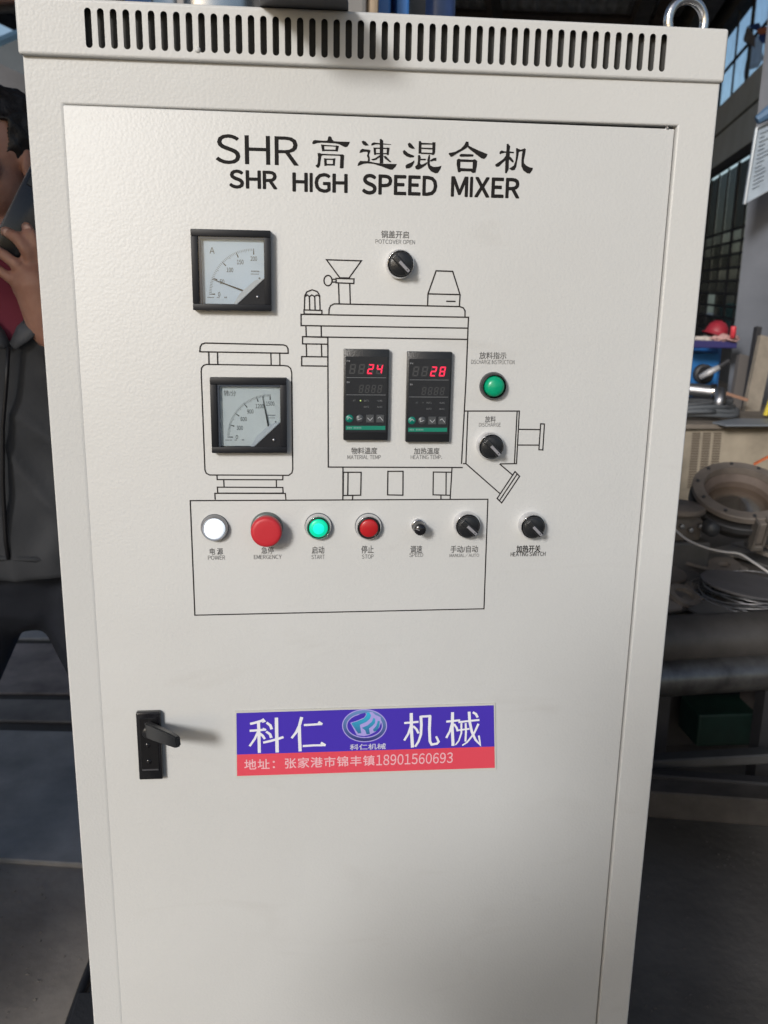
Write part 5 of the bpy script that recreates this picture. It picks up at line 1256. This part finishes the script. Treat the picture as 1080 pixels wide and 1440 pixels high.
# ---------------------------------------------------------------- things at the upper left, beyond the person
bm = B(); tube(bm, [aty(-60, 95, 4.5), aty(60, 150, 4.5)], .11, 4); thing1('slanting_beam', bm, mat('beam_grey_mid', (.09, .088, .09), .6, var=.3, vscale=4), 'grey slanting beam beyond the person, upper left', 'beam')
bm = B(); a = aty(7, 136, 4.3); b = aty(46, 158, 4.3); extr(bm, [a+Vector((0, 0, .02)), b+Vector((0, 0, .015)), b-Vector((0, 0, .03)), a-Vector((0, 0, .045))], (0, .05, 0)); bmesh.ops.recalc_face_normals(bm, faces=bm.faces)
thing1('pale_bracket', bm, mat('bracket_pale', (.30, .29, .22), .6), 'small pale bracket under the slanting beam, upper left', 'bracket')
bm = B(); extr(bm, [aty(x, y_, 6.5) for x, y_ in ((-90, 104), (60, 40), (60, 180), (-90, 180))], (0, .2, 0)); bmesh.ops.recalc_face_normals(bm, faces=bm.faces); thing1('blue_grey_panel', bm, mat('panel_bluegrey', (.03, .04, .05), .6, var=.3, vscale=2), 'dark blue grey panel below the bright opening, upper left', 'panel')
bm = B(); a = aty(-120, 170, 7); b = aty(200, 880, 7); box(bm, a.x-1, b.x, 7, 7.4, 0, a.z, .02); thing1('darkness_block', bm, mat('darkness_fill', (.022, .024, .028), .6, var=.4, vscale=2), 'large dark block standing for the darkness far behind the person', 'machine')  # dark block fills in the unlit depth behind the person

mat = _mat

# chips and swarf on the floor
def chips(name, n_, fn, m, sd_):
    r_ = random.Random(sd_); bm = B()
    for _ in range(n_):
        x, y_, z0_ = fn(r_); s_ = r_.uniform(.0006, .0022)*r_.choice([1, 1, 1, 2.2]); a_ = r_.random()*6
        p_ = [Vector((x+s_*cos(a_+k*2.1)*r_.uniform(.6, 1.5), y_+s_*sin(a_+k*2.1)*r_.uniform(.6, 1.5), z0_)) for k in range(3)]+[Vector((x+s_*.3, y_+s_*.2, z0_+s_*.45))]
        v_ = [bm.verts.new(p) for p in p_]
        for f_ in ((0, 1, 3), (1, 2, 3), (2, 0, 3), (0, 2, 1)): bm.faces.new([v_[i] for i in f_])
    tag(obj(name, bm, m), 'fine grit and metal chips strewn over the floor', 'grit', kind='stuff')
chips('grit', 1500, lambda r_: (r_.uniform(-1.2, -.2), r_.uniform(.2, 1.12), .005), _mat('grit_grey', (.22, .20, .18), .8), 5)
chips('grit', 1200, lambda r_: (r_.uniform(.45, 1.6), r_.uniform(.1, 1.2), .001), _mat('grit_dark', (.10, .09, .085), .8), 6)

PGX, PGY = -0.36, -1.34
# ================================================================== PEOPLE (one continuous surface each: voxel-merged limbs, then smoothed)
def blob_tube(bm, pts, rs, n=14, flat=1.0):
    tube(bm, pts, rs, n, True, flat)
    for p, r_ in ((pts[0], rs[0]), (pts[-1], rs[-1])):
        bmesh.ops.create_icosphere(bm, subdivisions=2, radius=r_*.98, matrix=Matrix.Translation(p))
def ellip(bm, c, r, M=None, sub=3):
    m_ = Matrix.Translation(c) @ (M or Matrix.Identity(4)) @ Matrix.Diagonal((*r, 1))
    bmesh.ops.create_icosphere(bm, subdivisions=sub, radius=1, matrix=m_)
def loft(bm, secs, n=28, p=2.5):
    rings = []
    for (cx, cy, z, rx, ry) in secs:
        ring = []
        for k in range(n):
            a = 2*pi*k/n; ca, sa = cos(a), sin(a)
            ring.append(bm.verts.new((cx+rx*abs(ca)**(2/p)*(1 if ca > 0 else -1), cy+ry*abs(sa)**(2/p)*(1 if sa > 0 else -1), z)))
        rings.append(ring)
    for i in range(len(rings)-1):
        for k in range(n): bm.faces.new((rings[i][k], rings[i][(k+1) % n], rings[i+1][(k+1) % n], rings[i+1][k]))
    bm.faces.new(rings[0][::-1]); bm.faces.new(rings[-1])
def merge(name, bm, voxel, m, parent, smooth=6, label=None, fac=.5):
    me = bpy.data.meshes.new(name); bm.to_mesh(me); bm.free()
    o = bpy.data.objects.new(name, me); COL.objects.link(o)
    rm = o.modifiers.new('r', 'REMESH'); rm.mode = 'VOXEL'; rm.voxel_size = voxel
    sm = o.modifiers.new('s', 'SMOOTH'); sm.iterations = smooth; sm.factor = fac
    dg = bpy.context.evaluated_depsgraph_get(); dg.update()
    me2 = bpy.data.meshes.new_from_object(o.evaluated_get(dg)); bpy.data.objects.remove(o); bpy.data.meshes.remove(me)
    me2.materials.clear()
    if parent is None: o2 = link(name, me2, m, smooth=True)
    else: o2 = link(name, me2, m, parent, smooth=True, world=True)
    return o2
SKIN = mat('skin', (.40, .225, .17), .5, bump=.15, bscale=300, var=.12, vscale=25, vcol=(.33, .165, .12)); SKIN.node_tree.nodes['Principled BSDF'].inputs['Subsurface Weight'].default_value = .12
SKIN.node_tree.nodes['Principled BSDF'].inputs['Subsurface Radius'].default_value = (.01, .004, .002)
HAIR = mat('hair_black', (.012, .010, .010), .5, bump=.6, bscale=220)
JACK = mat('jacket_charcoal', (.031, .034, .040), .75, bump=.35, bscale=9, var=.12, vscale=5, bdist=.02)
SHIRT = mat('shirt_maroon', (.17, .018, .042), .8, bump=.3, bscale=60)
JEAN = mat('jeans_navy', (.009, .012, .021), .8, bump=.4, bscale=30, var=.3, vscale=12)
SHOE = mat('shoe_black', (.012, .012, .012), .5)
V = Vector
def face_parts(bm, c, yaw, s=.97):
    """head about 0.235 m tall centred on c, facing -Y turned by yaw"""
    R_ = Matrix.Rotation(yaw, 4, 'Z'); T_ = Matrix.Translation(c) @ R_
    def E(x, y, z, a, b, d): ellip(bm, T_ @ V((x*s, y*s, z*s)), (a*s, b*s, d*s), R_)
    E(0, .012, .030, .077, .094, .088); E(0, -.012, -.035, .062, .072, .075); E(0, -.040, -.088, .030, .028, .024)     # skull, jaw, chin
    E(.040, -.055, -.018, .026, .022, .024); E(-.040, -.055, -.018, .026, .022, .024)                                 # cheeks
    E(0, -.085, -.020, .0125, .020, .026); E(0, -.100, -.034, .015, .014, .011); E(.012, -.092, -.038, .009, .010, .008); E(-.012, -.092, -.038, .009, .010, .008)  # nose
    E(.030, -.072, .022, .026, .012, .008); E(-.030, -.072, .022, .026, .012, .008)                                   # brows
    E(0, -.080, -.060, .022, .010, .0055); E(0, -.078, -.070, .019, .011, .0065)                                      # lips
    E(.079, .010, -.012, .009, .020, .032); E(-.079, .010, -.012, .009, .020, .032)                                   # ears
    return T_
def eyes(T_, parent, s=1.0):
    for sx in (-1, 1):
        bm = B(); ellip(bm, T_ @ V((sx*.031*s, -.0725*s, .004*s)), (.0125*s, .0085*s, .0075*s), sub=2); pobj('eye', bm, mat('eye_white', (.45, .42, .40), .2), parent, smooth=True)
        bm = B(); ellip(bm, T_ @ V((sx*.031*s, -.0795*s, .004*s)), (.0052*s, .003*s, .0052*s), sub=2); pobj('iris', bm, mat('iris_brown', (.02, .01, .006), .15), parent, smooth=True)
def hair_cap(T_, parent, s=1.0):
    bm = B(); R_ = T_.to_3x3().to_4x4()
    ellip(bm, T_ @ V((0, .022*s, .046*s)), (.084*s, .096*s, .086*s), R_, 6)
    for v in list(bm.verts):
        q = T_.inverted() @ v.co
        if (q.y < -.03*s and q.z < .062*s) or q.z < -.045*s or (q.y < .02*s and q.z < .0):
            bm.verts.remove(v)
    for v in bm.verts: v.co += (v.co-T_.translation).normalized()*.006*noise.noise(v.co*60)
    o = pobj('hair', bm, HAIR, parent, smooth=True); o.modifiers.new('t', 'SOLIDIFY').thickness = .008
def finger(bm, p, r0, r1):
    n_ = len(p); blob_tube(bm, p, [r0+(r1-r0)*i/(n_-1) for i in range(n_)], 10)
# ---- person on the phone, left of the cabinet
PYD = .80
HC = aty(10, 245, PYD+.02); HC = V((aty(-12, 245, PYD+.03).x, PYD+.05, 1.655))
pel = V((aty(52, 850, PYD).x-.02, PYD+.03, .90)); che = V((aty(4, 245, PYD+.03).x+.015, PYD+.04, 1.34)); neck = V((HC.x+.005, PYD+.05, 1.52))
per = empty('person', (pel.x, pel.y, 0), 'person in charcoal jacket, maroon shirt and navy jeans holding a phone to the ear', 'person')
bm = B(); T_ = face_parts(bm, HC, radians(-30))
blob_tube(bm, [HC+V((0, .03, -.06)), neck+V((0, .01, -.02)), che+V((0, .03, .06))], [.058, .055, .075])
# torso inside the clothes, legs, so that the body is one surface
blob_tube(bm, [che+V((0, .02, .04)), che+V((0, .01, -.12)), pel+V((0, 0, .10)), pel], [.09, .10, .10, .11])
kneL = V((pel.x-.22, PYD-.02, .50)); ankL = V((pel.x-.36, PYD+.02, .10)); kneR = V((pel.x+.21, PYD+.02, .50)); ankR = V((pel.x+.27, PYD+.05, .10))
blob_tube(bm, [pel+V((-.08, 0, -.04)), kneL, ankL], [.075, .048, .034]); blob_tube(bm, [pel+V((.08, 0, -.04)), kneR, ankR], [.075, .048, .034])
# raised left arm (picture right): elbow low and behind the cabinet edge, forearm up to the phone
shoL = che+V((.19, .02, .07)); elb = V((che.x+.285, PYD-.06, 1.17)); wri = aty(64, 462, PYD-.10); 
blob_tube(bm, [shoL, elb], [.052, .042]); blob_tube(bm, [elb, wri.lerp(elb, .5), wri], [.042, .038, .029])
def hp_(x, y, yy): return aty(x, y, yy)
y0 = PYD-.115
palm0 = hp_(60, 445, y0+.01); palm1 = hp_(47, 395, y0); palm2 = hp_(44, 372, y0)
blob_tube(bm, [wri, palm0, palm1], [.029, .032, .036], flat=1.0)
for a, b, r_ in ((hp_(58, 420, y0+.005), hp_(60, 372, y0), .020), (hp_(50, 420, y0), hp_(47, 376, y0-.004), .020), (hp_(46, 425, y0), hp_(34, 388, y0-.004), .019), (hp_(45, 428, y0+.005), hp_(27, 402, y0), .018)):
    blob_tube(bm, [a, b], [r_, r_*.8])
finger(bm, [hp_(60, 372, y0), hp_(52, 345, y0-.012), hp_(44, 330, y0-.014), hp_(37, 319, y0-.006)], .0118, .0092)
finger(bm, [hp_(47, 376, y0-.004), hp_(36, 350, y0-.020), hp_(22, 333, y0-.020), hp_(7, 325, y0-.008)], .0120, .0092)
finger(bm, [hp_(34, 388, y0-.004), hp_(22, 371, y0-.020), hp_(6, 359, y0-.018), hp_(-6, 351, y0-.006)], .0115, .0088)
finger(bm, [hp_(27, 402, y0), hp_(14, 391, y0-.014), hp_(0, 381, y0-.014), hp_(-9, 374, y0-.006)], .0102, .0078)
finger(bm, [hp_(62, 415, y0+.02), hp_(70, 385, y0+.045), hp_(62, 352, y0+.055), hp_(52, 335, y0+.052)], .0140, .0100)
merge('body', bm, .0042, SKIN, per, 3, fac=.4)
eyes(T_, per); hair_cap(T_, per)
for (x, y_, dy_) in ((38.5, 321, -.016), (9, 327, -.018), (-3, 352, -.016)):
    c_ = aty(x, y_, y0+dy_); bm = B(); ellip(bm, c_, (.0062, .0022, .0075), Matrix.Rotation(radians(-35), 4, 'Y'), 2); pobj('fingernail', bm, mat('nail', (.50, .32, .27), .3), per, smooth=True)
# jacket: trunk, sleeves, open front with collar
bm = B()
secs_ = []
for zz, rx_, ry_ in ((1.49, .085, .075), (1.455, .15, .095), (1.40, .205, .135), (1.28, .215, .15), (1.15, .205, .15), (1.02, .205, .155), (.955, .21, .165), (.905, .21, .165)):
    f_ = (1.45-zz)/.5; cx_ = che.x+(pel.x-che.x-.02)*f_
    secs_.append((cx_, PYD+.045, zz, rx_, ry_))
loft(bm, secs_[::-1])
blob_tube(bm, [shoL, shoL.lerp(elb, .5), elb], [.078, .070, .062]); blob_tube(bm, [elb, elb.lerp(wri, .55), elb.lerp(wri, .80)], [.062, .054, .048])
shoR = che+V((-.20, .02, .07)); elR = shoR+V((-.09, .03, -.28)); haR = elR+V((.02, -.10, -.22))
blob_tube(bm, [shoR, elR, haR], [.078, .062, .048])
jk = merge('jacket', bm, .009, JACK, per, 5)
me = jk.data; bm = bmesh.new(); bm.from_mesh(me)
vx, vz_ = aty(13, 480, PYD-.09).x, aty(13, 482, PYD-.09).z
for v in list(bm.verts):                      # open V at the chest
    if v.co.y < PYD+.0 and v.co.z > vz_ and abs(v.co.x-vx) < (v.co.z-vz_)*.62: bm.verts.remove(v)
for v in bm.verts:                            # hem and folds
    v.co.y += .010*noise.noise(v.co*7)+.006*noise.noise(v.co*16)-.016*(1-abs(noise.noise(V((v.co.x*9+v.co.z*4, v.co.y*3, v.co.z*3.5)))))**4
    if v.co.z < .915: v.co.z = .915+(v.co.z-.915)*.15
bm.to_mesh(me); bm.free(); jk.modifiers.new('t', 'SOLIDIFY').thickness = .006
def strip(name, pts, r_, m, fl=.35):
    bm = B(); tube(bm, pts, r_, 8, True, fl); pobj(name, bm, m, per, smooth=True)
yc = PYD-.10
JACK2 = mat('collar_grey', (.07, .076, .088), .7, bump=.3, bscale=30)
strip('collar', [aty(66, 452, yc+.03), aty(52, 452, yc+.0), aty(34, 468, yc-.012), aty(18, 487, yc-.012)], [.018, .024, .022, .010], JACK2, .5)
strip('collar', [aty(-60, 430, yc+.03), aty(-25, 450, yc+.0), aty(-5, 472, yc-.012), aty(10, 488, yc-.012)], [.018, .024, .022, .010], JACK2, .5)
zp = []
for (x, y_) in ((12, 488), (9, 540), (4, 600), (4, 680), (8, 760), (12, 786)):
    zp.append(aty(x, y_, PYD-.128))
strip('zip', zp, .006, mat('zip_black', (.01, .01, .012), .4), .6)
strip('hem_band', [aty(-60, 776, PYD-.10), aty(0, 783, PYD-.118), aty(50, 785, PYD-.112), aty(110, 782, PYD-.06)], .014, JACK, .5)
bm = B(); loft(bm, [(che.x, PYD+.045, 1.29, .12, .09), (che.x, PYD+.035, 1.345, .15, .125), (che.x, PYD+.04, 1.42, .14, .112), (che.x-.005, PYD+.045, 1.475, .085, .082), (neck.x, PYD+.05, 1.50, .066, .066)]); merge('shirt', bm, .008, SHIRT, per, 3)
# trousers and shoes
bm = B()
blob_tube(bm, [pel+V((-.02, .015, .06)), pel+V((0, .015, -.02))], [.132, .130]); 
blob_tube(bm, [pel+V((-.085, .01, -.03)), kneL, ankL], [.105, .075, .062]); blob_tube(bm, [pel+V((.085, .01, -.03)), kneR, ankR], [.100, .072, .062])
tr = merge('trousers', bm, .010, JEAN, per, 5)
for v in tr.data.vertices: v.co += V((0, 1, 0))*.006*noise.noise(v.co*14)
for an in (ankL, ankR):
    bm = B(); blob_tube(bm, [an+V((0, .03, -.035)), an+V((0, -.06, -.05)), an+V((0, -.14, -.06))], [.052, .045, .036]); merge('shoe', bm, .008, SHOE, per, 3)
# phone held at the ear
pc = aty(32, 306, PYD-.088); up_ = (aty(56, 252, PYD-.07)-aty(6, 352, PYD-.100)).normalized()
nrm = V((.35, -.9, .1)).normalized(); sd_ = up_.cross(nrm).normalized(); nrm = sd_.cross(up_).normalized()
Mp = Matrix((( sd_.x, nrm.x, up_.x, pc.x), (sd_.y, nrm.y, up_.y, pc.y), (sd_.z, nrm.z, up_.z, pc.z), (0, 0, 0, 1)))
Mp = Matrix.Translation(-sd_*.0+V((.014, 0, 0))) @ Mp
ph_ = empty('mobile_phone', pc, 'black mobile phone held against the ear of the person', 'phone')
bm = B(); box(bm, -.036, .036, -.004, .004, -.077, .077, .003, 2, M=Mp); pobj('case', bm, mat('phone_black', (.010, .012, .018), .18), ph_, angle=35)
bm = B(); box(bm, -.0368, .0368, -.0015, .0015, -.0778, .0778, .0012, 2, M=Mp); pobj('edge_band', bm, mat('phone_edge', (.12, .125, .14), .3, .6), ph_)
bm = B(); box(bm, -.030, -.012, .004, .0055, .045, .068, .001, 1, M=Mp); pobj('camera_bump', bm, BLKG, ph_)

# ---- photographer standing behind the camera, whose shade falls on the lower right of the cabinet
pg = empty('person', (-.06, -1.62, 0), 'person standing in front of the cabinet, arms raised, behind the viewpoint', 'person')
bm = B(); h2 = V((PGX, PGY, 1.56)); T2 = face_parts(bm, h2, pi)
ch2 = h2+V((0, 0, -.30)); pe2 = h2+V((0, 0, -.70))
blob_tube(bm, [h2+V((0, 0, -.06)), ch2+V((0, 0, .06))], [.055, .07])
blob_tube(bm, [ch2, ch2+V((0, 0, -.2)), pe2], [.125, .12, .13])
for s_ in (-1, 1):
    sh = ch2+V((.19*s_, 0, .06)); el = ch2+V((.24*s_, .16, -.16)); hd = V((CAM.x+.06*s_+.05, CAM.y-.09, CAM.z-.06))
    blob_tube(bm, [sh, el], [.052, .042]); blob_tube(bm, [el, hd], [.040, .028]); ellip(bm, hd+V((0, .0, .01)), (.03, .035, .045))
    for k in range(4): finger(bm, [hd+V((0, .02, .02+.018*k-.02)), hd+V((-.02*s_, .04, .02+.018*k-.02)), hd+V((-.045*s_, .03, .02+.018*k-.02))], .009, .008)
    kn = pe2+V((.11*s_, .02, -.40)); an = pe2+V((.13*s_, -.02, -.78)); blob_tube(bm, [pe2+V((.09*s_, 0, -.04)), kn, an], [.08, .052, .036])
merge('body', bm, .008, SKIN, pg, 3); eyes(T2, pg); hair_cap(T2, pg)
bm = B()
loft(bm, [(ch2.x, ch2.y, ch2.z+zz, rx_, ry_) for zz, rx_, ry_ in ((-.46, .20, .14), (-.34, .205, .14), (-.2, .215, .135), (-.04, .21, .125), (.06, .16, .10), (.12, .08, .08))])
for s_ in (-1, 1):
    sh = ch2+V((.19*s_, 0, .06)); el = ch2+V((.24*s_, .16, -.16)); hd = V((CAM.x+.06*s_+.05, CAM.y-.09, CAM.z-.06)); blob_tube(bm, [sh, el], [.075, .06]); blob_tube(bm, [el, el.lerp(hd, .7)], [.058, .045])
merge('jacket', bm, .012, mat('jacket_brown', (.09, .075, .06), .8, bump=.3, bscale=10), pg, 5)
bm = B()
for s_ in (-1, 1):
    kn = pe2+V((.11*s_, .02, -.40)); an = pe2+V((.13*s_, -.02, -.78)); blob_tube(bm, [pe2+V((.08*s_, 0, .0)), kn, an], [.115, .08, .065])
merge('trousers', bm, .012, JEAN, pg, 5)
for s_ in (-1, 1):
    an = pe2+V((.13*s_, -.02, -.80)); bm = B(); blob_tube(bm, [V((an.x, an.y-.03, .05)), V((an.x, an.y+.14, .04))], [.048, .038]); merge('shoe', bm, .01, SHOE, pg, 3)
